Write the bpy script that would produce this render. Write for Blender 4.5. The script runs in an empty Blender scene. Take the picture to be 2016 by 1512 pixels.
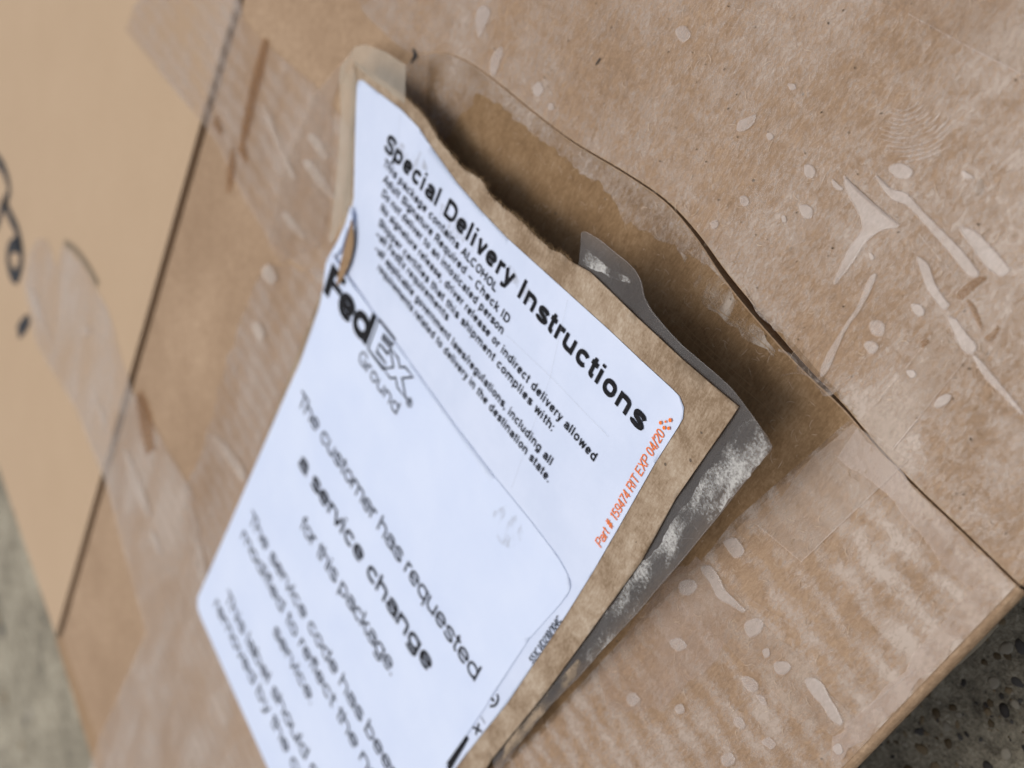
import bpy, bmesh, math, random
from mathutils import Vector, Matrix
R = random.Random(7)
S = 0.001                      # everything below is written in millimetres
TOP = 45.0                     # height of the box above the pavement
scene = bpy.context.scene
col = scene.collection

# ------------------------------------------------------------------ camera
cam = bpy.data.cameras.new('camera')
cam.sensor_width = 36.0
cam.lens = 36.0 * 2159.0 / 2016.0
cam.clip_start = 0.005
cam.clip_end = 50.0
cam_o = bpy.data.objects.new('camera', cam)
col.objects.link(cam_o)
cam_o.matrix_world = Matrix(((-0.502624, 0.651333, -0.568450, 0.0), (-0.395789, -0.757955, -0.518512, 0.0), (-0.768583, -0.035631, 0.638757, 0.1650), (0, 0, 0, 1)))
scene.camera = cam_o
cam.dof.use_dof = True
cam.dof.focus_distance = 0.146
cam.dof.aperture_fstop = 38.55 / 2.0
cam.dof.aperture_blades = 0

# ------------------------------------------------------------------ sky and soft overcast sun
SUN_EL, SUN_AZ = math.radians(71), math.radians(50)     # azimuth measured from +x towards +y
w = bpy.data.worlds.new('World'); scene.world = w; w.use_nodes = True
wn, wl = w.node_tree.nodes, w.node_tree.links
bg = wn['Background']; bg.inputs['Strength'].default_value = 0.115
sky = wn.new('ShaderNodeTexSky'); sky.sky_type = 'NISHITA'; sky.sun_disc = False
sky.sun_elevation = SUN_EL; sky.sun_rotation = math.pi / 2 - SUN_AZ
sky.air_density = 1.0; sky.dust_density = 6.0; sky.ozone_density = 1.0
hs = wn.new('ShaderNodeHueSaturation'); hs.inputs['Saturation'].default_value = 0.45
wl.new(sky.outputs[0], hs.inputs['Color']); wl.new(hs.outputs[0], bg.inputs['Color'])
sun = bpy.data.lights.new('sun', 'SUN'); sun.energy = 1.35; sun.angle = math.radians(34); sun.color = (1.0, 0.96, 0.91)
sun_o = bpy.data.objects.new('sun', sun); col.objects.link(sun_o)
sd = Vector((math.cos(SUN_EL) * math.cos(SUN_AZ), math.cos(SUN_EL) * math.sin(SUN_AZ), math.sin(SUN_EL)))
sun_o.rotation_euler = sd.to_track_quat('Z', 'Y').to_euler()
vs = scene.view_settings
vs.view_transform = 'Standard'; vs.look = 'None'; vs.gamma = 1.0; vs.use_curve_mapping = False
vs.exposure = -0.15

# ------------------------------------------------------------------ materials
class N:
    """small node-graph helper"""
    def __init__(s, name):
        s.m = bpy.data.materials.new(name); s.m.use_nodes = True
        s.t = s.m.node_tree; s.n = s.t.nodes; s.l = s.t.links
        s.b = s.n['Principled BSDF']; s.out = s.n['Material Output']
        g = s.n.new('ShaderNodeNewGeometry'); s.pos = g.outputs['Position']
    def link(s, a, b): s.l.new(a, b)
    def mapped(s, rot=0.0, sc=(1, 1, 1)):
        m = s.n.new('ShaderNodeMapping'); m.inputs['Rotation'].default_value = (0, 0, rot); m.inputs['Scale'].default_value = sc
        s.link(s.pos, m.inputs['Vector']); return m.outputs[0]
    def noise(s, scale, detail=3, rough=0.5, vec=None, dist=0.0):
        n = s.n.new('ShaderNodeTexNoise'); n.inputs['Scale'].default_value = scale; n.inputs['Detail'].default_value = detail
        n.inputs['Roughness'].default_value = rough; n.inputs['Distortion'].default_value = dist
        s.link(vec or s.pos, n.inputs['Vector']); return n.outputs['Fac']
    def voro(s, scale, out='Distance', vec=None):
        n = s.n.new('ShaderNodeTexVoronoi'); n.inputs['Scale'].default_value = scale
        s.link(vec or s.pos, n.inputs['Vector']); return n.outputs[out]
    def math(s, op, a, b=None, clamp=False):
        n = s.n.new('ShaderNodeMath'); n.operation = op; n.use_clamp = clamp
        for i, v in enumerate((a, b)):
            if v is None: continue
            if isinstance(v, (int, float)): n.inputs[i].default_value = v
            else: s.link(v, n.inputs[i])
        return n.outputs[0]
    def ramp(s, fac, stops):
        n = s.n.new('ShaderNodeValToRGB'); e = n.color_ramp.elements
        while len(e) < len(stops): e.new(0.5)
        for i, (p, c) in enumerate(stops):
            e[i].position = p; e[i].color = (c if len(c) == 4 else (*c, 1)) if hasattr(c, '__len__') else (c, c, c, 1)
        s.link(fac, n.inputs[0]); return n.outputs[0]
    def mix(s, fac, a, b, mode='MIX'):
        n = s.n.new('ShaderNodeMix'); n.data_type = 'RGBA'; n.blend_type = mode
        for k, v in ((0, fac), (6, a), (7, b)):
            if isinstance(v, (int, float)): n.inputs[k].default_value = v
            elif isinstance(v, tuple): n.inputs[k].default_value = (*v, 1)
            else: s.link(v, n.inputs[k])
        return n.outputs[2]
    def bump(s, h, dist, strength=1.0):
        n = s.n.new('ShaderNodeBump'); n.inputs['Distance'].default_value = dist; n.inputs['Strength'].default_value = strength
        s.link(h, n.inputs['Height']); s.link(n.outputs[0], s.b.inputs['Normal']); return n.outputs[0]

def kraft(name, dark, mid, light, contrast=1.0, mottle=0.0, bump=0.00011, rough=0.75, speck=1.0):
    k = N(name)
    big = k.noise(38, 3, 0.55)
    med = k.noise(520, 5, 0.65, dist=0.4)
    fib = k.noise(1.0, 4, 0.65, k.mapped(math.radians(8), (3000, 760, 1500)))
    fib2 = k.noise(1.0, 4, 0.7, k.mapped(math.radians(-25), (2300, 2600, 1500)))
    f = k.math('ADD', k.math('MULTIPLY', big, 0.20), k.math('MULTIPLY', med, 0.18))
    f = k.math('ADD', f, k.math('MULTIPLY', fib, 0.34))
    f = k.math('ADD', f, k.math('MULTIPLY', fib2, 0.28))
    if mottle: f = k.math('ADD', f, k.math('MULTIPLY', k.math('SUBTRACT', k.noise(150, 4, 0.65, dist=0.5), 0.5), mottle))
    h = 0.13 / max(contrast, 0.01)
    c = k.ramp(f, [(0.5 - h, dark), (0.5, mid), (0.5 + h, light)])
    vc = k.voro(230, 'Color'); vd = k.voro(230, 'Distance')
    vr = k.math('GREATER_THAN', k.math('MULTIPLY', vc, 1.0), 0.62)
    sp = k.math('MULTIPLY', k.math('LESS_THAN', k.math('ADD', vd, k.math('MULTIPLY', k.noise(1500, 2), 0.10)), 0.105), vr)
    c = k.mix(k.math('MULTIPLY', sp, 0.85 * speck), c, (0.085, 0.06, 0.042))
    k.link(c, k.b.inputs['Base Color'])
    k.b.inputs['Roughness'].default_value = rough
    k.b.inputs['Specular IOR Level'].default_value = 0.25
    k.bump(k.math('ADD', k.math('MULTIPLY', fib, 0.9), k.math('MULTIPLY', fib2, 0.5)), bump)
    return k.m

def tape(name, haze=0.18, patch=0.45, tint=(0.95, 0.92, 0.88), white=(0.57, 0.475, 0.40), rough=0.24, stretch=0, lo=0.46, hi=0.60, fine=0.5, seed=0.0, flute=0.0, fade=False, relief=0.35):
    k = N(name)
    v = k.mapped(math.radians(stretch), (1.0, 0.45, 1.0))
    a = k.noise(70 + seed, 4, 0.62, v, 0.4)
    b = k.noise(1900, 5, 0.78, k.mapped(math.radians(8), (1.0, 0.5, 1.0)))
    f = k.math('ADD', k.math('MULTIPLY', a, 1 - fine), k.math('MULTIPLY', b, fine))
    if flute:                                               # the tape grips the board on its flutes
        wv = k.n.new('ShaderNodeTexWave'); wv.wave_type = 'BANDS'; wv.bands_direction = 'Y'
        wv.inputs['Scale'].default_value = 66; wv.inputs['Distortion'].default_value = 3.0; wv.inputs['Detail'].default_value = 3; wv.inputs['Detail Scale'].default_value = 3
        k.link(k.pos, wv.inputs['Vector'])
        f = k.math('ADD', f, k.math('MULTIPLY', k.math('SUBTRACT', wv.outputs['Fac'], 0.5), flute))
    p = k.ramp(f, [(lo, 0.0), (hi, 1.0)])
    fac = k.math('ADD', k.math('MULTIPLY', p, patch), haze, True)
    if fade:
        at_ = k.n.new('ShaderNodeAttribute'); at_.attribute_name = 'skin'
        sm = k.math('MULTIPLY', k.math('ADD', at_.outputs['Fac'], k.math('MULTIPLY', k.math('SUBTRACT', b, 0.5), 0.25)), 1.2, True)
        fac = k.math('MULTIPLY', fac, sm)
    tr = k.n.new('ShaderNodeBsdfTransparent'); tr.inputs[0].default_value = (*tint, 1)
    mx = k.n.new('ShaderNodeMixShader')
    k.b.inputs['Base Color'].default_value = (*white, 1)
    k.b.inputs['Roughness'].default_value = rough
    k.b.inputs['Specular IOR Level'].default_value = 0.5
    k.bump(k.math('ADD', a, k.math('MULTIPLY', b, 0.22)), 0.0006, relief)
    k.link(fac, mx.inputs[0]); k.link(tr.outputs[0], mx.inputs[1]); k.link(k.b.outputs[0], mx.inputs[2])
    k.link(mx.outputs[0], k.out.inputs['Surface'])
    return k.m

def flat(name, c, rough=0.6, spec=0.3):
    k = N(name); k.b.inputs['Base Color'].default_value = (*c, 1); k.b.inputs['Roughness'].default_value = rough
    k.b.inputs['Specular IOR Level'].default_value = spec
    return k

def film(name, grey, fac, rough=0.2, tint=(0.80, 0.78, 0.76)):
    k = N(name)
    v = k.mapped(math.radians(30), (1, 0.5, 1))
    a = k.noise(130, 4, 0.6, v)
    tr = k.n.new('ShaderNodeBsdfTransparent'); tr.inputs[0].default_value = (*tint, 1)
    mx = k.n.new('ShaderNodeMixShader')
    k.b.inputs['Base Color'].default_value = (*grey, 1); k.b.inputs['Roughness'].default_value = rough
    k.link(k.math('MULTIPLY', k.math('ADD', a, 0.5), fac), mx.inputs[0])
    k.bump(a, 0.0008, 0.4)
    k.link(tr.outputs[0], mx.inputs[1]); k.link(k.b.outputs[0], mx.inputs[2]); k.link(mx.outputs[0], k.out.inputs['Surface'])
    return k.m

def residue(name, c, scale, lo, hi, amount=1.0, rot=40, sx=0.35):
    """patchy crumbs of adhesive and paper fibre: opaque grains, clear between"""
    k = N(name)
    a = k.noise(scale, 3, 0.6, k.mapped(math.radians(rot), (1, sx, 1)))
    b = k.noise(scale * 14, 4, 0.8)
    f = k.math('ADD', k.math('MULTIPLY', a, 0.68), k.math('MULTIPLY', b, 0.32))
    p = k.math('MULTIPLY', k.ramp(f, [(lo, 0.0), (hi, 1.0)]), amount, True)
    tr = k.n.new('ShaderNodeBsdfTransparent'); mx = k.n.new('ShaderNodeMixShader')
    k.b.inputs['Base Color'].default_value = (*c, 1); k.b.inputs['Roughness'].default_value = 0.7
    k.link(p, mx.inputs[0]); k.link(tr.outputs[0], mx.inputs[1]); k.link(k.b.outputs[0], mx.inputs[2]); k.link(mx.outputs[0], k.out.inputs['Surface'])
    return k.m

M = {}
M['kraft'] = kraft('kraft board', (0.245, 0.158, 0.092), (0.335, 0.225, 0.138), (0.45, 0.32, 0.21), contrast=1.15)
M['kraft_far'] = kraft('smooth kraft board', (0.40, 0.285, 0.18), (0.45, 0.325, 0.21), (0.50, 0.37, 0.25), contrast=0.5, bump=0.00002, speck=0.5)
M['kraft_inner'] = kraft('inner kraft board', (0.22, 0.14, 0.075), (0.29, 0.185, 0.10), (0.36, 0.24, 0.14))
M['kraft_sheet'] = kraft('torn kraft ply', (0.21, 0.14, 0.08), (0.325, 0.24, 0.16), (0.44, 0.355, 0.265), contrast=1.0, mottle=0.65, bump=0.00004, rough=0.5)
M['bare'] = kraft('torn bare kraft', (0.15, 0.085, 0.036), (0.225, 0.137, 0.066), (0.31, 0.205, 0.115), contrast=1.0, mottle=0.25)
M['tape_near'] = tape('packing tape', 0.10, 0.50, fine=0.54, lo=0.43, hi=0.62, flute=0.03)
M['tape_low'] = tape('packing tape crossed by flutes', 0.10, 0.50, seed=9, stretch=0, fine=0.50, lo=0.43, hi=0.62, flute=0.11)
M['tape_far'] = tape('packing tape with milky air pockets', 0.16, 0.36, fine=0.12, lo=0.40, hi=0.66, stretch=70, seed=4, flute=0.10)
M['tape_milky'] = tape('milky packing tape', 0.24, 0.30, fine=0.15, lo=0.40, hi=0.64, stretch=50, white=(0.64, 0.55, 0.47), flute=0.07)
M['tape_band'] = tape('second layer of packing tape', 0.10, 0.22, fine=0.3, lo=0.42, hi=0.65)
M['tape_soft'] = tape('milky edge of packing tape', 0.10, 0.26, fine=0.35, lo=0.38, hi=0.60, white=(0.62, 0.51, 0.445))
M['bubble_far'] = tape('soft air pocket under tape', 0.26, 0.22, fade=True, relief=0.1, fine=0.2, white=(0.66, 0.58, 0.50), tint=(0.98, 0.97, 0.96))
M['pale_line'] = tape('faint line in the tape', 0.14, 0.22, fine=0.6, white=(0.66, 0.58, 0.53), tint=(0.97, 0.96, 0.95))  # pale colour for print ridges and for painted edge highlights
M['bubble'] = tape('air pocket under tape', 0.30, 0.24, fade=True, lo=0.38, hi=0.64, relief=0.06, fine=0.4, white=(0.66, 0.58, 0.53), tint=(0.97, 0.96, 0.95))
M['stain'] = tape('wetted brown kraft', 0.10, 0.30, lo=0.40, hi=0.62, white=(0.20, 0.105, 0.04), tint=(0.9, 0.8, 0.7))
M['film'] = film('clear tape film', (0.24, 0.234, 0.233), 0.29, 0.14, (0.86, 0.85, 0.84))  # grey base colour stands in for sky reflected off the film
M['film_cream'] = film('cream tape film', (0.55, 0.49, 0.40), 0.40, 0.3, (0.93, 0.9, 0.84))
M['crumb'] = residue('white adhesive crumbs', (0.52, 0.51, 0.485), 150, 0.495, 0.60, 0.85, rot=65, sx=0.45)
M['crumb_brown'] = residue('brown fibre crumbs', (0.36, 0.27, 0.18), 220, 0.50, 0.60, 0.8)
M['fuzz'] = residue('frosted paper fuzz', (0.56, 0.47, 0.39), 260, 0.47, 0.62, 0.75)
M['dirt'] = residue('grey smudge', (0.30, 0.28, 0.25), 500, 0.50, 0.72, 0.5)
k = N('white label paper')
c = k.ramp(k.noise(90, 4, 0.6), [(0.35, (0.56, 0.635, 0.80)), (0.65, (0.61, 0.68, 0.84))])
k.link(c, k.b.inputs['Base Color']); k.b.inputs['Roughness'].default_value = 0.45; k.bump(k.math('ADD', k.math('MULTIPLY', k.noise(45, 3, 0.5), 4.0), k.noise(260, 4, 0.6)), 0.0003, 0.4)
M['paper'] = k.m
k = N('white plain paper')
c = k.ramp(k.noise(60, 4, 0.6), [(0.35, (0.58, 0.665, 0.85)), (0.65, (0.62, 0.70, 0.87))])
k.link(c, k.b.inputs['Base Color']); k.b.inputs['Roughness'].default_value = 0.55; k.bump(k.math('ADD', k.math('MULTIPLY', k.noise(35, 3, 0.5), 4.0), k.noise(160, 3, 0.6)), 0.0003, 0.35)
M['paper_top'] = k.m
k = N('black print')
c = k.ramp(k.noise(2600, 2, 0.6), [(0.30, (0.022, 0.022, 0.026)), (0.55, (0.008, 0.008, 0.010))])
k.link(c, k.b.inputs['Base Color']); k.b.inputs['Roughness'].default_value = 0.6; k.b.inputs['Specular IOR Level'].default_value = 0.08
M['ink'] = k.m
M['ink_grey'] = flat('worn black print', (0.018, 0.018, 0.021), 0.6, 0.08).m
M['ink_orange'] = flat('orange print', (0.86, 0.20, 0.035), 0.6, 0.1).m
M['marker'] = flat('blue black marker', (0.03, 0.032, 0.037), 0.6, 0.1).m
M['marker_thin'] = flat('faint pen line', (0.20, 0.15, 0.095)).m
M['fibre'] = flat('paper fibre', (0.30, 0.20, 0.11), 0.9, 0.1).m
M['fibre_pale'] = flat('pale paper fibre', (0.56, 0.44, 0.33), 0.8, 0.2).m
M['speck'] = flat('dark speck', (0.07, 0.05, 0.035), 0.8, 0.1).m
M['scratch'] = flat('pale scratch in the tape', (0.62, 0.54, 0.47), 0.5).m
k = N('weathered concrete')
n1, n2, n3 = k.noise(30, 4, 0.6), k.noise(260, 5, 0.7), k.noise(1400, 3, 0.7)
f = k.math('ADD', k.math('MULTIPLY', n1, 0.3), k.math('ADD', k.math('MULTIPLY', n2, 0.4), k.math('MULTIPLY', n3, 0.3)))
c = k.ramp(f, [(0.38, (0.06, 0.05, 0.034)), (0.5, (0.27, 0.24, 0.175)), (0.60, (0.47, 0.425, 0.325))])
k.link(c, k.b.inputs['Base Color']); k.b.inputs['Roughness'].default_value = 0.85; k.bump(k.math('ADD', n2, k.math('MULTIPLY', n3, 0.4)), 0.0012, 0.9)
M['concrete'] = k.m
for i, c in enumerate([(0.035, 0.03, 0.026), (0.10, 0.07, 0.035), (0.20, 0.15, 0.085), (0.07, 0.065, 0.06), (0.30, 0.27, 0.21)]):
    M['stone%d' % i] = flat('aggregate stone', c, 0.6).m

# ------------------------------------------------------------------ object helpers
def tag(o, label=None, cat=None, kind=None, group=None):
    for k_, v in (('label', label), ('category', cat), ('kind', kind), ('group', group)):
        if v: o[k_] = v
    return o
def link(name, me, mat, parent=None):
    if mat is not None and not me.materials: me.materials.append(M[mat])
    o = bpy.data.objects.new(name, me); col.objects.link(o)
    if parent is not None: o.parent = parent
    return o
def empty(name, label, cat):
    o = bpy.data.objects.new(name, None); col.objects.link(o); o.empty_display_size = 0.02
    return tag(o, label, cat)
def bm_mesh(bm, name, smooth=False):
    me = bpy.data.meshes.new(name); bm.to_mesh(me); bm.free()
    if smooth:
        for p in me.polygons: p.use_smooth = True
    return me
def spline(pts, n=6, closed=False):
    out = []; m = len(pts)
    for i in range(m if closed else m - 1):
        if closed: p = [pts[(i + j - 1) % m] for j in range(4)]
        else: p = [pts[min(max(i + j - 1, 0), m - 1)] for j in range(4)]
        for q in range(n):
            t = q / n
            out.append(tuple(0.5 * ((2 * p[1][a]) + (-p[0][a] + p[2][a]) * t + (2 * p[0][a] - 5 * p[1][a] + 4 * p[2][a] - p[3][a]) * t * t + (-p[0][a] + 3 * p[1][a] - 3 * p[2][a] + p[3][a]) * t ** 3) for a in range(len(pts[0]))))
    if not closed: out.append(tuple(pts[-1]))
    return out
def jag(pts, amp=0.5, step=1.2, closed=False):
    """tear a polyline: small uneven bites along it"""
    out = []; m = len(pts)
    for i in range(m if closed else m - 1):
        a, b = pts[i], pts[(i + 1) % m]; L = math.hypot(b[0] - a[0], b[1] - a[1]); n = max(1, int(L / step))
        for q in range(n):
            t = q / n; j = amp if q else amp * 0.4
            out.append((a[0] + (b[0] - a[0]) * t + R.uniform(-j, j), a[1] + (b[1] - a[1]) * t + R.uniform(-j, j)))
    if not closed: out.append(pts[-1])
    return out
def poly_bm(pts):
    bm = bmesh.new(); vs_ = [bm.verts.new((x, y, 0)) for x, y in pts]
    f_ = bm.faces.new(vs_); f_.normal_update()
    if f_.normal.z < 0: f_.normal_flip()
    bmesh.ops.triangulate(bm, faces=[f_], ngon_method='EAR_CLIP')
    return bm
def cut_grid(bm, step):
    xs = [v.co.x for v in bm.verts]; ys = [v.co.y for v in bm.verts]
    for ax, lo, hi in ((0, min(xs), max(xs)), (1, min(ys), max(ys))):
        t = math.ceil(lo / step) * step
        while t < hi:
            co = (t, 0, 0) if ax == 0 else (0, t, 0); no = (1, 0, 0) if ax == 0 else (0, 1, 0)
            bmesh.ops.bisect_plane(bm, geom=bm.verts[:] + bm.edges[:] + bm.faces[:], dist=1e-5, plane_co=co, plane_no=no)
            t += step
def on_top(bm, z):
    for v in bm.verts: v.co = Vector((v.co.x * S, v.co.y * S, (TOP + z) * S))
def flat_sheet(name, pts, z, mat, parent, thick=0.0):
    bm = poly_bm(pts)
    on_top(bm, z)
    if thick:
        r = bmesh.ops.extrude_face_region(bm, geom=bm.faces[:])
        top_v = [e for e in r['geom'] if isinstance(e, bmesh.types.BMVert)]
        for v in top_v: v.co.z -= thick * S
        bmesh.ops.recalc_face_normals(bm, faces=bm.faces[:])
    return link(name, bm_mesh(bm, name), mat, parent)
def ribbon_pts(pts, wd):
    """two offset rails of a polyline, width a number or one per point"""
    n = len(pts); a, b = [], []
    for i in range(n):
        p0 = pts[max(i - 1, 0)]; p1 = pts[min(i + 1, n - 1)]
        dx, dy = p1[0] - p0[0], p1[1] - p0[1]; L = math.hypot(dx, dy) or 1
        h = (wd[i] if hasattr(wd, '__len__') else wd) / 2
        if 0 < i < n - 1:                                     # mitre
            ax, ay = pts[i][0] - p0[0], pts[i][1] - p0[1]; la = math.hypot(ax, ay) or 1
            cs = (ax * dx + ay * dy) / (la * L); h = h / max(cs, 0.55)
        nx, ny = -dy / L * h, dx / L * h
        a.append((pts[i][0] + nx, pts[i][1] + ny)); b.append((pts[i][0] - nx, pts[i][1] - ny))
    return a, b
def ribbon(bm, pts, wd, fn):
    a, b = ribbon_pts(pts, wd)
    va = [bm.verts.new(fn(*p)) for p in a]; vb = [bm.verts.new(fn(*p)) for p in b]
    for i in range(len(pts) - 1): bm.faces.new((vb[i], vb[i + 1], va[i + 1], va[i]))
def top_at(z): return lambda x, y: Vector((x * S, y * S, (TOP + z) * S))

# ------------------------------------------------------------------ pavement
bm = bmesh.new()
bmesh.ops.create_grid(bm, x_segments=2, y_segments=2, size=6.0)
ground = link('concrete_pavement', bm_mesh(bm, 'concrete_pavement'), 'concrete')
tag(ground, 'rough grey beige concrete pavement under the carton', 'pavement', 'structure')

def aggregate(name, boxes, count, rmin, rmax, label):
    ico = bmesh.new(); bmesh.ops.create_icosphere(ico, subdivisions=2, radius=1.0)
    iv = [v.co.copy() for v in ico.verts]; ifc = [[v.index for v in f_.verts] for f_ in ico.faces]; ico.free()
    V, F, MI = [], [], []
    for _ in range(count):
        x0, x1, y0, y1 = R.choice(boxes)
        x, y = R.uniform(x0, x1), R.uniform(y0, y1); r = rmin + (rmax - rmin) * R.random() ** 2.5
        sx, sy, sz, an = R.uniform(0.7, 1.3) * r, R.uniform(0.6, 1.0) * r, R.uniform(0.08, 0.22) * r, R.uniform(0, 6.28)
        ca, sa = math.cos(an), math.sin(an); o = len(V); mi = R.choice((0, 1, 1, 2, 2, 3, 4, 4)); ph = [R.uniform(0, 6.28) for _ in range(3)]
        for p in iv:
            q = 1 + 0.16 * math.sin(4 * p.x + ph[0]) * math.sin(5 * p.y + ph[1]) + 0.08 * math.sin(9 * p.x + ph[2])
            px, py = p.x * sx * q, p.y * sy * q
            V.append(((x + px * ca - py * sa) * S, (y + px * sa + py * ca) * S, p.z * sz * S))
        F += [[o + i for i in f_] for f_ in ifc]; MI += [mi] * len(ifc)
    me = bpy.data.meshes.new(name); me.from_pydata(V, [], F)
    for i in range(5): me.materials.append(M['stone%d' % i])
    me.polygons.foreach_set('material_index', MI); me.polygons.foreach_set('use_smooth', [True] * len(F))
    return tag(link(name, me, None), label, 'gravel', 'stuff')
aggregate('exposed_aggregate', [(-70, 60, 20, 170), (-20, 60, 40, 140)], 2600, 0.22, 1.15, 'small dark and tan stones set in the concrete beside the carton')
aggregate('surface_grit', [(100, 620, 520, 1100)], 1500, 1.2, 5.0, 'coarse grit on the far concrete beyond the carton')

# ------------------------------------------------------------------ the carton
box = empty('cardboard_box', 'taped brown cardboard carton with open flap seam lying on concrete', 'box')
X0, SEAM, X1, Y0 = 25.4, 240.0, 455.0, -80.0
YB, YC = 325.6, 330.2
FR = 1.1                                                     # fold radius
CUT = [(166.39, 67.05), (157.89, 62.28), (146.65, 59.76), (130.47, 58.44), (118.89, 57.22), (106.36, 54.94), (96.84, 53.67), (89.08, 54.09), (80.84, 55.58), (72.34, 56.48), (63.51, 57.09), (55.63, 57.15), (49.64, 57.69), (42.38, 57.97), (34.32, 57.79), (29.64, 57.82)]
CUT[-1] = (X0 + FR, 57.7)
GAP = [0.0, 0.06, 0.12, 0.16, 0.20, 0.26, 0.32, 0.60, 0.95, 1.05, 0.75, 0.40, 0.30, 0.28, 0.28, 0.30]
cs = spline([(x, y, g) for (x, y), g in zip(CUT, GAP)], 6)
cutA = [(x, y - g / 2) for x, y, g in cs]; cutB = [(x, y + g / 2) for x, y, g in cs]
joint = [(SEAM - 2.0, 71.0), (205.0, 74.0)]
near_panel = flat_sheet('top_panel', [(X0 + FR, Y0), (SEAM - 2.0, Y0)] + joint + cutA, 0.0, 'kraft', box, 3.0)
near_panel['label'] = 'taped top panel on the near side of the curved cut'
mid_panel = flat_sheet('top_panel', joint + cutB + [(X0 + FR, YB), (SEAM - 2.0, YB)], 0.0, 'kraft', box, 3.0)
mid_panel['label'] = 'top flap under the peeled label, torn bare along the cut'
far_panel = flat_sheet('top_flap', [(SEAM + 1.9, Y0), (X1, Y0), (X1, YC), (SEAM + 1.9, YC)], 0.25, 'kraft_far', box, 3.0)
far_panel['label'] = 'smooth plain flap with black marker writing beyond the seam'
inner = flat_sheet('inner_flap', [(X0 + 6, Y0 + 6), (X1 - 6, Y0 + 6), (X1 - 6, YB - 2), (SEAM - 4, YB - 2), (248.8, 340.8), (201.7, 344.3), (160.4, 344.8), (X0 + 6, YB - 2)], -3.2, 'kraft_inner', box, 3.0)

def wall(name, axis, at_, lo, hi, sign, mat, lean=0.0):
    """side wall hanging from a rounded fold; axis 0: plane x = at_, axis 1: plane y = at_"""
    prof = [(FR * (1 - math.sin(a)), -FR * (1 - math.cos(a))) for a in [i * math.pi / 12 for i in range(7)]] + [(lean, -TOP + 0.4)]
    bm = bmesh.new(); rows = []
    for t in (lo, hi):
        row = []
        for d_, z in prof:
            c_ = at_ + sign * d_
            row.append(bm.verts.new(((c_ if axis == 0 else t) * S, (t if axis == 0 else c_) * S, (TOP + z) * S)))
        rows.append(row)
    for i in range(len(prof) - 1): bm.faces.new((rows[0][i], rows[1][i], rows[1][i + 1], rows[0][i + 1]))
    bmesh.ops.recalc_face_normals(bm, faces=bm.faces[:])
    o = link(name, bm_mesh(bm, name, True), mat, box)
    md = o.modifiers.new('board', 'SOLIDIFY'); md.thickness = 0.003
    nv = o.data.polygons[-1].normal[axis] * sign           # outward is against the sign
    md.offset = -1 if nv < 0 else 1
    return o
wall('side_panel', 0, X0, Y0, 57.5, 1, 'kraft', 10.0)
wall('side_panel', 0, X0, 57.9, YB - 0.5, 1, 'kraft', 10.0)
wall('side_panel', 0, X1 + FR, Y0, YC, -1, 'kraft_far')
wall('side_panel', 1, YB + FR, X0 + FR, SEAM - 2, -1, 'kraft')
wall('side_panel', 1, YC + FR, SEAM + 2, X1, -1, 'kraft_far')
wall('side_panel', 1, Y0 - FR, X0 + FR, X1, 1, 'kraft')

# packing tape, each strip a thin sheet on the board
def strip(pts, z, mat): return flat_sheet('tape_strip', pts, z, mat, box)
cA = [(x, y - 0.15) for x, y in cutA]; cB = [(x, y + 0.15) for x, y in cutB]
NA = len(cs)
bite = jag([(77.39, 54.84), (73.65, 56.21), (70.61, 55.98), (67.84, 56.17), (65.86, 56.45), (63.69, 58.1), (61.41, 57.2), (58.49, 58.13), (57.6, 56.49), (55.19, 56.77)], 0.35, 0.9)
tape_a = strip([(X0 + FR, Y0)] + [(63.63, 3.23)] + [(190, Y0)] + jag([(197.84, 64.64), (188.52, 68.9), (177.96, 69.02), (169.88, 68.04)], 0.6, 3) + cA[:54] + bite + cA[67:], 0.06, 'tape_near')
jagline = jag([(84.5, 56.08), (87.67, 57.04), (90.23, 57.98), (92.05, 57.74), (95.03, 59.11), (97.72, 59.34), (101.15, 60.59), (106.15, 59.52), (110.28, 58.79), (113.67, 60.03), (118.17, 60.04), (126.8, 61.03), (132.85, 61.73), (138.83, 61.77), (142.7, 62.49), (145.75, 63.71), (145.79, 66.74), (147.68, 69.16), (147.78, 72.75), (148.74, 76.07)], 0.45, 0.9)
tape_b = strip(cB[:50] + jagline + [(156.61, 75.62), (163.77, 75.96), (169.4, 72.05)], 0.07, 'tape_near')
tape_c = strip([(53.87, 57.81)] + cB[68:] + [(X0 + FR, 190)] + [(47.98, 152.4), (72.57, 194.06), (68.5, 157.11)] + [(65.02, 139.16), (64, 128.22), (61.67, 107.32), (59.81, 96.52), (58.82, 87.11), (58.66, 81.55), (56.07, 68.71)], 0.06, 'tape_low')
tape_d = strip([(301.22, 130.32), (299.35, 122.23), (291.35, 111.8), (242.71, 88.97), (234.89, 94.17), (220.22, 93.34), (196.81, 89.85), (178.71, 89.72), (173.72, 96.27), (167.5, 121.45), (186.14, 126.77), (194.21, 128.22), (210.02, 127.77), (230.3, 124.7), (241.11, 125.01), (267, 127.76)], 0.35, 'tape_far')
tape_e = strip(jag([(168.81, 119.72), (191.07, 132.43), (193.37, 142.22), (194.69, 154), (193.81, 169.5), (192.18, 181.74), (191.26, 193.39), (195.03, 210.2)], 1.2, 5) + [(170.05, 225.16), (162.4, 142.82)], 0.12, 'tape_far')
tape_f = strip([(340.31, 236.63), (336.07, 227.08), (326.16, 220.59), (313.7, 223.54), (312.1, 212.82), (292.83, 206.75), (266.54, 204.86), (237.42, 212.42), (213.91, 208.94), (189.5, 206.61), (163.23, 221.28), (102.29, 222.6), (192.96, 365.24), (193.77, 325.02), (188.14, 262.92), (218.3, 255.1), (235.02, 249.97), (272.38, 249.41), (315.16, 258.37), (339.17, 249.34)], 0.40, 'tape_milky')
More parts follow.
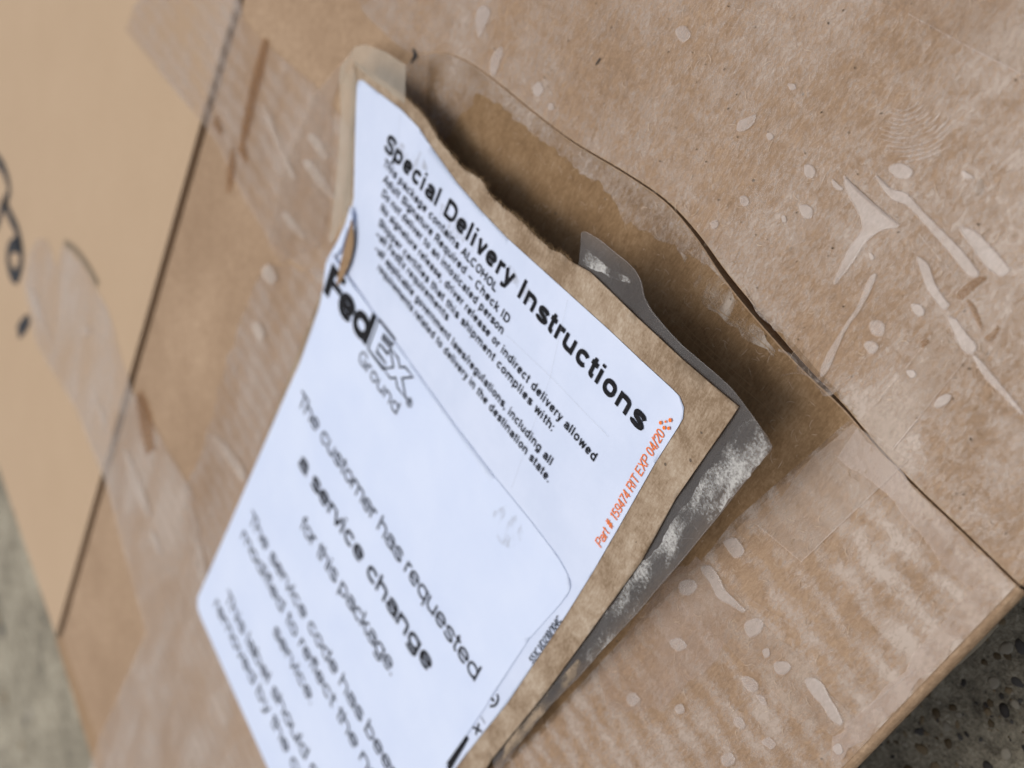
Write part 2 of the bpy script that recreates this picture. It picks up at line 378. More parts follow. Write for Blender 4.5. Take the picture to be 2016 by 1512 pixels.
strip([(78.21, 15.41), (85.34, 16.41), (91.31, 15.89), (63.63, 3.23), (54.7, 13.94), (61.63, 14.28), (69.76, 14.95)], 0.13, 'tape_band')
strip([(46.93, 42.07), (47.04, 56.52), (52.8, 57.18), (51.74, 41.08)], 0.14, 'tape_band')
strip([(44.8, 56.08), (47.33, 76.91), (55.12, 78.34), (54.85, 65.24), (53.13, 57.91)], 0.13, 'tape_band')
strip(jag([(61.52, 97.57), (58.31, 88.47), (48.28, 88.78), (41.35, 86.76), (31.44, 86.69), (28.65, 86.62), (29.84, 91), (35.75, 93.63), (46.4, 95.26)], 0.5, 2), 0.14, 'tape_band')
strip(jag([(52.2, 57.91), (42.19, 58.2), (34.02, 58.15), (27.56, 58.05), (28.98, 61.4), (34.18, 62.84), (39.94, 61.98), (46.46, 61.56), (52.1, 62.62)], 0.5, 1.6), 0.16, 'tape_soft')
strip(jag([(27.03, 59.59), (26.8, 66.88), (26.99, 76.65), (26.78, 87.76), (27.74, 93.56), (29.84, 91), (29.12, 80.47), (29.26, 70.82), (29.55, 61.17)], 0.5, 1.6), 0.17, 'tape_soft')
strip(jag([(62.2, 98.34), (60.37, 89.66), (51.34, 89.16), (48.33, 94.3), (48.63, 102.69), (50.19, 113.28), (56.77, 122.23), (62.24, 119.01)], 0.7, 1.8), 0.12, 'tape_soft')
strip([(187.4, 78.33), (187.13, 88.64), (181.68, 97.53), (172.72, 114.56), (184.77, 128.6), (193.51, 129.15), (197.72, 111.31), (195.19, 91.99)], 0.5, 'tape_band')

# hand-drawn details of the tape: air pockets, as slightly domed skins
def pocket(pts, z, parent, mat='bubble', closed=True, n=4):
    p = spline(pts, n, True)
    bm = bmesh.new(); cx = sum(q[0] for q in p) / len(p); cy = sum(q[1] for q in p) / len(p)
    f_ = bm.faces.new([bm.verts.new((x, y, 0)) for x, y in p]); f_.normal_update()
    if f_.normal.z < 0: f_.normal_flip()
    bmesh.ops.inset_region(bm, faces=[f_], thickness=min(0.3, 0.4 * f_.calc_area() / f_.calc_perimeter()), depth=0.05, use_boundary=True, use_even_offset=True)
    bmesh.ops.triangulate(bm, faces=bm.faces[:], ngon_method='EAR_CLIP')
    for v in bm.verts: v.co = Vector((v.co.x * S, v.co.y * S, (TOP + z + abs(v.co.z)) * S))
    me = bm_mesh(bm, 'air_pocket'); at_ = me.attributes.new('skin', 'FLOAT', 'POINT')
    for i, v in enumerate(me.vertices): at_.data[i].value = 1.0 if v.co.z > (TOP + z + 0.02) * S else 0.30
    return link('air_pocket', me, mat, parent)
for pts in [
    [(73.8, 34.75), (72.91, 34.7), (71.03, 34.96), (68.64, 35.1), (65.77, 35.02), (64, 35.06), (63.45, 35.2), (63.66, 35.78), (64.7, 36.64), (65.45, 37.9), (65.89, 39.56), (65.77, 41.37), (65.82, 43.34), (65.93, 45.15), (66.12, 46.09), (66.58, 45.87), (67, 44.2), (67.45, 41.81), (67.47, 39.52), (67.59, 38.25), (69.13, 37.27), (70.96, 36.62), (72.76, 35.79)],
    [(70.01, 32.34), (68.75, 32.26), (67.25, 32.37), (65.98, 31.91), (64.88, 31.69), (62.46, 32.08), (59.29, 32.42), (56.21, 32.76), (53.44, 33.26), (51.8, 33.84), (52.23, 34.72), (53.86, 34.63), (56.29, 34.1), (59.06, 33.69), (61.97, 33.18), (64.28, 32.94), (66.06, 33.4), (68.2, 33.13)],
    [(59.39, 36.82), (57.52, 36.56), (55.24, 37.82), (53.12, 38.43), (52.4, 38.62), (52.54, 39.61), (54.37, 39.38), (56.42, 38.7)],
    [(51.92, 39.87), (50.73, 39.38), (48.77, 39.84), (46.92, 40.2), (46.65, 41.46), (47.95, 41.78), (49.78, 41.01)],
    [(57.23, 31.23), (55.49, 30.31), (53.02, 30.52), (49.94, 31.08), (49.18, 31.56), (49.74, 32.67), (51.87, 32.83), (54.35, 32.16)],
    [(46.65, 41.46), (45.78, 41.11), (43.55, 41.49), (40.97, 41.89), (38.23, 42.46), (38.3, 42.9), (41.04, 42.7), (43.86, 42.5)],
    [(62.23, 41.49), (61.78, 42.69), (61.38, 44.72), (61.2, 46.94), (61.24, 49.39), (60.65, 52.19), (60.08, 54.64), (60.13, 56.12), (60.82, 56.11), (61.48, 54.12), (61.75, 51.43), (61.93, 48.32), (61.99, 45.97), (62.73, 43.4), (62.79, 41.9)],
    [(74.89, 35.96), (73.74, 35.97), (72.72, 36.06), (72.99, 36.53), (74.12, 36.66)],
    [(76.89, 41.31), (76.04, 40.51), (74.86, 40.5), (74.33, 41.38), (74.81, 42.02), (75.99, 42.04)], [(79.52, 36.85), (78.54, 36.24), (77.49, 36.56), (77.44, 37.58), (78.64, 37.81)],
    [(85.67, 45.74), (84.93, 45.01), (83.96, 45.26), (83.98, 46.18), (84.92, 46.39)], [(78.38, 43.87), (77.84, 43.51), (77.25, 43.99), (77.7, 44.45)],
    [(56.37, 41.51), (55.26, 40.81), (54.28, 41.19), (54.35, 41.92), (55.42, 42.15)], [(59.33, 46.44), (58.32, 45.49), (57.19, 45.77), (56.9, 46.88), (57.95, 47.57), (58.98, 47.19)],
    [(58.34, 49.08), (57.56, 48.05), (56.44, 48.1), (56.35, 49.3), (57.34, 49.64)], [(64.78, 40.13), (64.24, 39.91), (63.68, 40.26), (64.1, 40.63)],
    [(92.27, 38.01), (91.49, 36.93), (90.31, 35.71), (89.83, 36.97), (90.53, 38.39), (91.72, 39.1)], [(88.36, 30.11), (87.45, 29.61), (86.69, 29.92), (87.4, 30.53)],
    [(51.81, 48.08), (51.13, 47.35), (50.45, 47.56), (50.73, 48.36)], [(46.81, 48.54), (46.43, 47.02), (45.57, 46.5), (45.3, 47.6), (46.01, 49.01)],
    [(154.39, 52.2), (152.96, 50.55), (150.48, 50.75), (150.56, 53.61), (150.78, 55.64), (153.05, 54.39)], [(145.72, 56.37), (144.8, 54.17), (143.52, 54.26), (142.88, 57.73), (143.59, 59.08), (145.16, 57.99)],
    [(132.73, 54.55), (131.76, 53.74), (130.16, 54.34), (130.79, 55.98), (132.53, 55.84)], [(127.92, 55.57), (126.93, 54.83), (126.11, 55.46), (127.04, 56.28)],
    [(87.17, 36.94), (86.58, 36.36), (85.81, 36.66), (86.31, 37.34)], [(61.03, 25.97), (59.64, 25.77), (59.23, 25.98), (60.15, 26.56)], [(87.68, 51.42), (87.14, 50.37), (86.23, 50.77), (86.78, 51.82)],
    [(110.36, 33.75), (109.07, 32.32), (107.15, 32.9), (107.94, 34.48)], [(69.13, 30.72), (68.09, 29.36), (66.11, 29.17), (66.02, 30.31), (67.51, 31.11)]]:
    pocket(pts, 0.2, tape_a)
for pts in [
    [(58.44, 90.55), (57.45, 88.81), (55.29, 88.85), (53.43, 89.42), (50.83, 89.1), (49.29, 88.91), (49.49, 89.78), (51.39, 90.52), (53.52, 91.47), (55.71, 90.95)],
    [(58.02, 84.47), (56.8, 82.44), (54.51, 82.75), (54.92, 84.75), (56.5, 84.92)], [(48.3, 90.42), (47.5, 88.39), (46.23, 87.93), (45.63, 89.35), (46.29, 91.24), (47.49, 91.4)],
    [(43.98, 91.11), (43.5, 89.97), (42.68, 90.57), (42.99, 91.51)], [(41.65, 90.91), (40.83, 89.32), (39.54, 88.98), (39.46, 90.61), (40.52, 91.65)],
    [(37.09, 88.83), (36.69, 87.46), (35.08, 86.75), (33.42, 87.22), (31.68, 87.56), (30.1, 88.09), (30.08, 88.93), (31.54, 89.52), (33.29, 89.19), (35.17, 89.33)],
    [(43.82, 97.04), (43.23, 95.7), (41.48, 95.12), (41, 96.39), (42.14, 97.45)], [(41.03, 102.59), (40.56, 101.34), (39.24, 101.29), (39.06, 102.21), (40.08, 103.05)],
    [(40.73, 96.72), (39.85, 95.78), (38.69, 96.27), (39.45, 96.94)], [(55.63, 103.29), (54.59, 101.43), (52.85, 101.26), (53.32, 103.01), (54.6, 103.78)],
    [(48.82, 110.17), (48.14, 108.65), (47.04, 109.24), (47.8, 110.64)], [(36.13, 101.03), (35.81, 99.41), (34.4, 99.16), (34.46, 100.41)],
    [(55.88, 117.13), (55.27, 115.3), (53.69, 115.23), (53.89, 117.02), (54.93, 117.79)], [(29, 92.02), (28.67, 90.66), (27.61, 91.13), (27.89, 92.2)],
    [(59.77, 95.01), (58.38, 92.88), (57.05, 93.02), (57.21, 95.09), (58.69, 96.35)], [(38.96, 108.73), (38.35, 106.61), (36.91, 106.96), (37.51, 109.08)]]:
    pocket(pts, 0.2, tape_c)
for pts in [[(191.6, 119.47), (189.38, 117.71), (184.44, 117.34), (180.18, 117.37), (180.44, 118.89), (184.05, 119.78), (188.14, 120.14)], [(191.9, 99.99), (190.15, 97.94), (185.34, 97.91), (181.93, 98.92), (183.41, 100.46), (187.45, 100.44)],
            [(190.52, 105.51), (188.01, 103.31), (181.47, 103.01), (174.51, 103.56), (175.79, 105.28), (181.98, 105.88)], [(214.35, 105.38), (211.83, 104.59), (200.42, 107.7), (191.75, 109.53), (192.79, 110.84), (202.14, 109.4)]]:
    pocket(pts, 0.6, tape_d, 'bubble_far')
for pts in [[(280.85, 224.15), (276.94, 218.98), (274.11, 219.81), (277.13, 223.67)], [(334.28, 245.7), (325.18, 243.38), (310.21, 245.27), (301.97, 247.63), (309.56, 249.25), (324.51, 249.65)], [(189.09, 185.96), (184.32, 182.42), (175.41, 180.11), (168.82, 179.79), (170.04, 182.72), (179.16, 184.56)],
            [(188.34, 148.99), (186.46, 146.28), (182.21, 146.41), (182, 148.83), (185.27, 149.62)], [(192.06, 135.33), (189.71, 132.17), (184.99, 132.32), (185.92, 135.17), (189.63, 136.47)], [(202.99, 235.56), (199.96, 233.41), (193.95, 234.31), (195.28, 236.81), (200.06, 237.74)],
            [(232.93, 230.71), (226.69, 228.97), (214.35, 229.41), (205.57, 231.95), (208.67, 234.1), (220.85, 233.76)], [(260.73, 232.65), (255.47, 232.28), (247.83, 233.93), (249.68, 236.68), (256.6, 235.41)]]:
    pocket(pts, 0.65, tape_f, 'bubble_far')
# brown wet streaks beside the seam
def mark(name, pts, wd, z, mat, parent):
    bm = bmesh.new(); ribbon(bm, pts, wd, top_at(z)); return link(name, bm_mesh(bm, name), mat, parent)
for pts, wd in [([(221.84, 92.41), (220.97, 98.6), (220.21, 106.05), (218.75, 113.3), (218.57, 118.03)], [3, 4.5, 4.5, 4, 1.5]), ([(235.01, 120.73), (229.29, 121.22)], [3, 2]), ([(221.95, 120.78), (219.28, 126.26), (217.79, 131.11)], [1, 4, 1]),
                ([(233.12, 209.66), (224.11, 212.43), (216.23, 217.01)], [5, 9, 7]), ([(218.57, 118.03), (213.34, 119.7)], [4, 1])]:
    mark('brown_streak', spline(pts, 5), spline([(q, 0) for q in wd], 5) and [q[0] for q in spline([(q, 0) for q in wd], 5)], 0.62, 'stain', box)
for pts in [[(52.51, 37.23), (52.27, 35.61), (51.62, 34.06), (50.8, 33.66), (51.07, 34.72), (51.38, 36.02), (51.65, 37.31)], [(51.17, 36.94), (50.18, 36.91), (48.7, 37.58), (47.74, 38.28), (48.25, 38.32), (49.77, 37.69)], [(46.78, 38.97), (46.46, 37.99), (46.55, 36.97), (46.05, 37.3), (45.98, 38.84)], [(52.52, 44.13), (52.02, 43.42), (51.66, 43.66), (51.91, 44.56)]]:
    p = pocket(pts, 0.25, box, 'stain'); p.name = 'adhesive_stain'
for pts in [[(58.84, 26.27), (58.63, 25.59), (57.94, 25.69), (57.29, 26.74), (57.83, 27.3), (58.6, 26.92)], [(74.73, 46.33), (74.17, 46.01), (73.82, 46.57), (74.25, 46.79)]]:
    p = pocket(pts, 0.22, box, 'dirt'); p.name = 'grey_smudge'
# scratches, creases and tape edges, their highlights painted as pale ribbons
for pts, wd in [([(46.93, 42.07), (47.04, 56.52)], 0.12), ([(44.8, 56.08), (47.33, 76.91)], 0.08), ([(47.33, 76.91), (55.63, 78.38)], 0.12), ([(51.84, 44.96), (52.29, 53.36)], 0.10), ([(125.65, 44.06), (125.16, 60.05)], 0.10),
                ([(78.21, 15.41), (69.76, 14.95), (61.63, 14.28)], 0.14), ([(65.1, 60.17), (62.88, 57.85), (58.17, 56.39)], 0.10), ([(67.62, 57.72), (65.56, 57.07), (64.16, 57.28)], 0.35), ([(29.24, 84.77), (28.17, 75.22)], 0.08),
                ([(60.84, 34.56), (55.11, 35.54), (51.96, 36.46)], 0.10), ([(49.61, 87.15), (39.24, 83.11)], 0.06), ([(59.58, 36.59), (60.72, 35.93)], 0.10)]:
    mark('tape_crease', spline(pts, 6), wd, 0.30, 'pale_line', box)
for pts, wd in [([(167.89, 66.48), (166.27, 67.2), (166.91, 69.11)], [0.2, 0.9, 0.2]), ([(121.77, 45.29), (121.59, 44.08)], 0.25)]:
    mark('small_nick', pts, wd, 0.25, 'marker', box)
# fingerprint ridges pressed in the adhesive
fp = bmesh.new()
for pts in [[(70.64, 22.68), (70.64, 22.91), (70.72, 23.3), (70.84, 23.53), (70.9, 23.78), (71.14, 24.06), (71.45, 24.28), (71.71, 24.54), (72.06, 24.72), (72.45, 24.79), (72.78, 24.91), (73.25, 24.95)], [(69.91, 22.7), (69.95, 23.04), (70.06, 23.43), (70.19, 23.82), (70.56, 24.17), (70.8, 24.55), (71.16, 24.8), (71.59, 25.05), (72.03, 25.23), (72.46, 25.39), (72.91, 25.47), (73.38, 25.51)], [(69.24, 22.8), (69.32, 23.22), (69.51, 23.66), (69.71, 24.12), (70.12, 24.54), (70.39, 24.95), (70.95, 25.32), (71.46, 25.54), (71.99, 25.82), (72.55, 25.89)], [(68.7, 22.2), (68.6, 22.65), (68.67, 23.17), (68.92, 23.78), (69.21, 24.28), (69.51, 24.78), (70.02, 25.21), (70.45, 25.59), (71.0, 25.97), (71.74, 26.26), (72.4, 26.46), (73.1, 26.57)], [(68.03, 23.01), (68.21, 23.61), (68.37, 24.18), (68.82, 24.75), (69.27, 25.35)], [(70.51, 26.22), (71.2, 26.61), (71.98, 26.87), (72.76, 27.07)], [(67.39, 21.86), (67.37, 22.6), (67.47, 23.28), (67.68, 23.98), (68.0, 24.63), (68.46, 25.32)], [(69.72, 26.39), (70.52, 26.92), (71.4, 27.24), (72.25, 27.52), (73.23, 27.67)], [(66.72, 22.77), (66.89, 23.62), (67.13, 24.33), (67.65, 25.1), (68.18, 25.78), (68.81, 26.45), (69.71, 27.02), (70.52, 27.48), (71.5, 27.83), (72.6, 28.12)], [(66.14, 21.96), (66.09, 22.83), (66.32, 23.64), (66.5, 24.49), (66.99, 25.28)], [(68.45, 26.84), (69.27, 27.42), (70.31, 27.94), (71.41, 28.36), (72.54, 28.69)], [(65.42, 22.72), (65.56, 23.67), (65.91, 24.57), (66.5, 25.54), (67.18, 26.35), (67.94, 27.11), (68.9, 27.85), (69.99, 28.38), (71.17, 28.9)], [(64.98, 23.46), (65.23, 24.4), (65.69, 25.44), (66.37, 26.38), (67.32, 27.29), (68.26, 27.97), (69.45, 28.7), (70.65, 29.24)], [(64.63, 24.3), (65.11, 25.37), (65.65, 26.4), (66.64, 27.39), (67.66, 28.24), (68.83, 29.02)], [(64.01, 24.42), (64.47, 25.59), (65.26, 26.66), (66.21, 27.73), (67.25, 28.67), (68.56, 29.5)]]:
    ribbon(fp, pts, [0.05] + [0.16 + 0.1 * R.random() for _ in pts[2:]] + [0.05], top_at(0.24))
link('fingerprint', bm_mesh(fp, 'fingerprint'), 'pale_line', tape_a)
# torn fuzz on the bare board under the label, and fine score lines
flat_sheet('torn_paper_fuzz', jag([(89.7, 57.87), (84.13, 55.81), (77.46, 56.96), (67.85, 58.08), (67.84, 59.39), (75.96, 60.21), (83.9, 60.51)], 0.6, 1.5), 0.05, 'fuzz', box)
for pts in [[(86.17, 59.96), (80.56, 60.22), (73.47, 59.12), (67.42, 58.61)], [(127.17, 71.1), (110.9, 69.18), (99.93, 68.2), (85.43, 66.28), (73.8, 65.7), (59.24, 64.82)], [(97.29, 66.27), (88.63, 65.47), (76.54, 65.2), (68.03, 64.47)]]:
    mark('score_line', spline(jag(pts, 0.2, 4), 3), 0.10, 0.06, 'fibre', box)

flat_sheet('bare_board_patch', [(x, y + 0.05) for x, y in cB[3:60]] + [(x, y + 0.05) for x, y in cB[60:69]] + [(53.25, 57.76), (55.64, 69.23), (58.36, 87.68), (61.18, 107.93), (64.36, 139.98), (67.64, 158.21)] + [(150, 170), (152, 80), (160, 70)], 0.03, 'bare', box)
flat_sheet('bare_board_patch', [(x, y - 0.05) for x, y in cutA[52:69]] + [(55.01, 56.18), (58.37, 56.14), (61.32, 56.1), (65.06, 55.8), (68.91, 55.49), (74.3, 55.41)], 0.03, 'bare', box)
# loose paper fibres and specks pressed under the tape
fb = bmesh.new()
def hair(x, y, L, wd, an, bend, z, mi):
    p = [(x + L * t * math.cos(an + bend * t), y + L * t * math.sin(an + bend * t)) for t in (0, 0.35, 0.7, 1.0)]
    n0 = len(fb.faces); ribbon(fb, p, [wd * 0.4, wd, wd, wd * 0.3], top_at(z)); fb.faces.ensure_lookup_table()
    for q in range(n0, len(fb.faces)): fb.faces[q].material_index = mi
for _ in range(1900):
    x, y = R.uniform(28.5, 150), R.uniform(0, 175)
    if y > 58 and x > 66 and y < 165: continue
    hair(x, y, R.uniform(0.4, 1.7), R.uniform(0.03, 0.07), R.gauss(1.45, 0.75), R.uniform(-1.2, 1.2), 0.18, 0 if R.random() < 0.72 else 2)
for _ in range(170):
    hair(R.uniform(28.5, 140), R.uniform(0, 58), R.uniform(0.12, 0.45), R.uniform(0.08, 0.2), R.uniform(0, 3.1), 0.4, 0.19, 1)
for _ in range(420):
    x, y = R.uniform(56, 145), R.uniform(58.5, 72)
    hair(x, y, R.uniform(0.4, 1.6), R.uniform(0.03, 0.06), R.gauss(0.3, 0.9), R.uniform(-1.4, 1.4), 0.10, 0 if R.random() < 0.5 else 2)
fb_me = bm_mesh(fb, 'paper_fibres')
for m_ in ('fibre_pale', 'speck', 'fibre'): fb_me.materials.append(M[m_])
link('paper_fibres', fb_me, None, box)['kind'] = 'stuff'
# marker writing on the far flap
for pts, wd in [([(404.68, 234.11), (390.85, 229.65), (380.07, 228.92), (373.37, 231.97), (377.24, 240.62), (380.51, 253.28)], [3.5, 4.5, 4, 3.5, 4.5, 4]), ([(377.16, 238.28), (367.45, 238.62), (356.95, 238.24), (348.77, 241.53), (346.73, 246.89), (348.77, 252.99), (355.02, 255.24), (360.82, 253.58), (360.96, 248.56), (355.24, 243.15), (350.1, 241.79)], [4, 4.5, 4.5, 4.5, 5, 5.5, 5, 4, 5, 6, 4]), ([(335.36, 268.73), (331.76, 262.77), (327.41, 256.05)], [5, 6, 4])]:
    q = spline([(*p, w_) for p, w_ in zip(pts, wd)], 6)
    mark('marker_stroke', [(a, b) for a, b, _ in q], [c_ for _, _, c_ in q], 0.50, 'marker', box)
mark('pen_stroke', spline([(310.79, 211.09), (301.3, 207.22), (290.14, 204.81), (278.02, 203.79)], 6), 2.2, 0.55, 'marker_thin', box)
# loose end of tape hanging over the near edge
te = [(26.11, 65.41), (26.23, 68.74), (26.44, 72.46), (26.63, 75.08)]; tf = [(26.16, 66.12), (26.04, 69.37), (26.21, 73.27), (26.69, 75.88)]
bm = bmesh.new()
va = [bm.verts.new((x * S, y * S, (TOP - 5.0) * S)) for x, y in te]; vb = [bm.verts.new((x * S, y * S, (TOP - 6.0) * S)) for x, y in tf]
for i in range(3): bm.faces.new((va[i], va[i + 1], vb[i + 1], vb[i]))
link('loose_tape_end', bm_mesh(bm, 'loose_tape_end', True), 'film_cream', box)

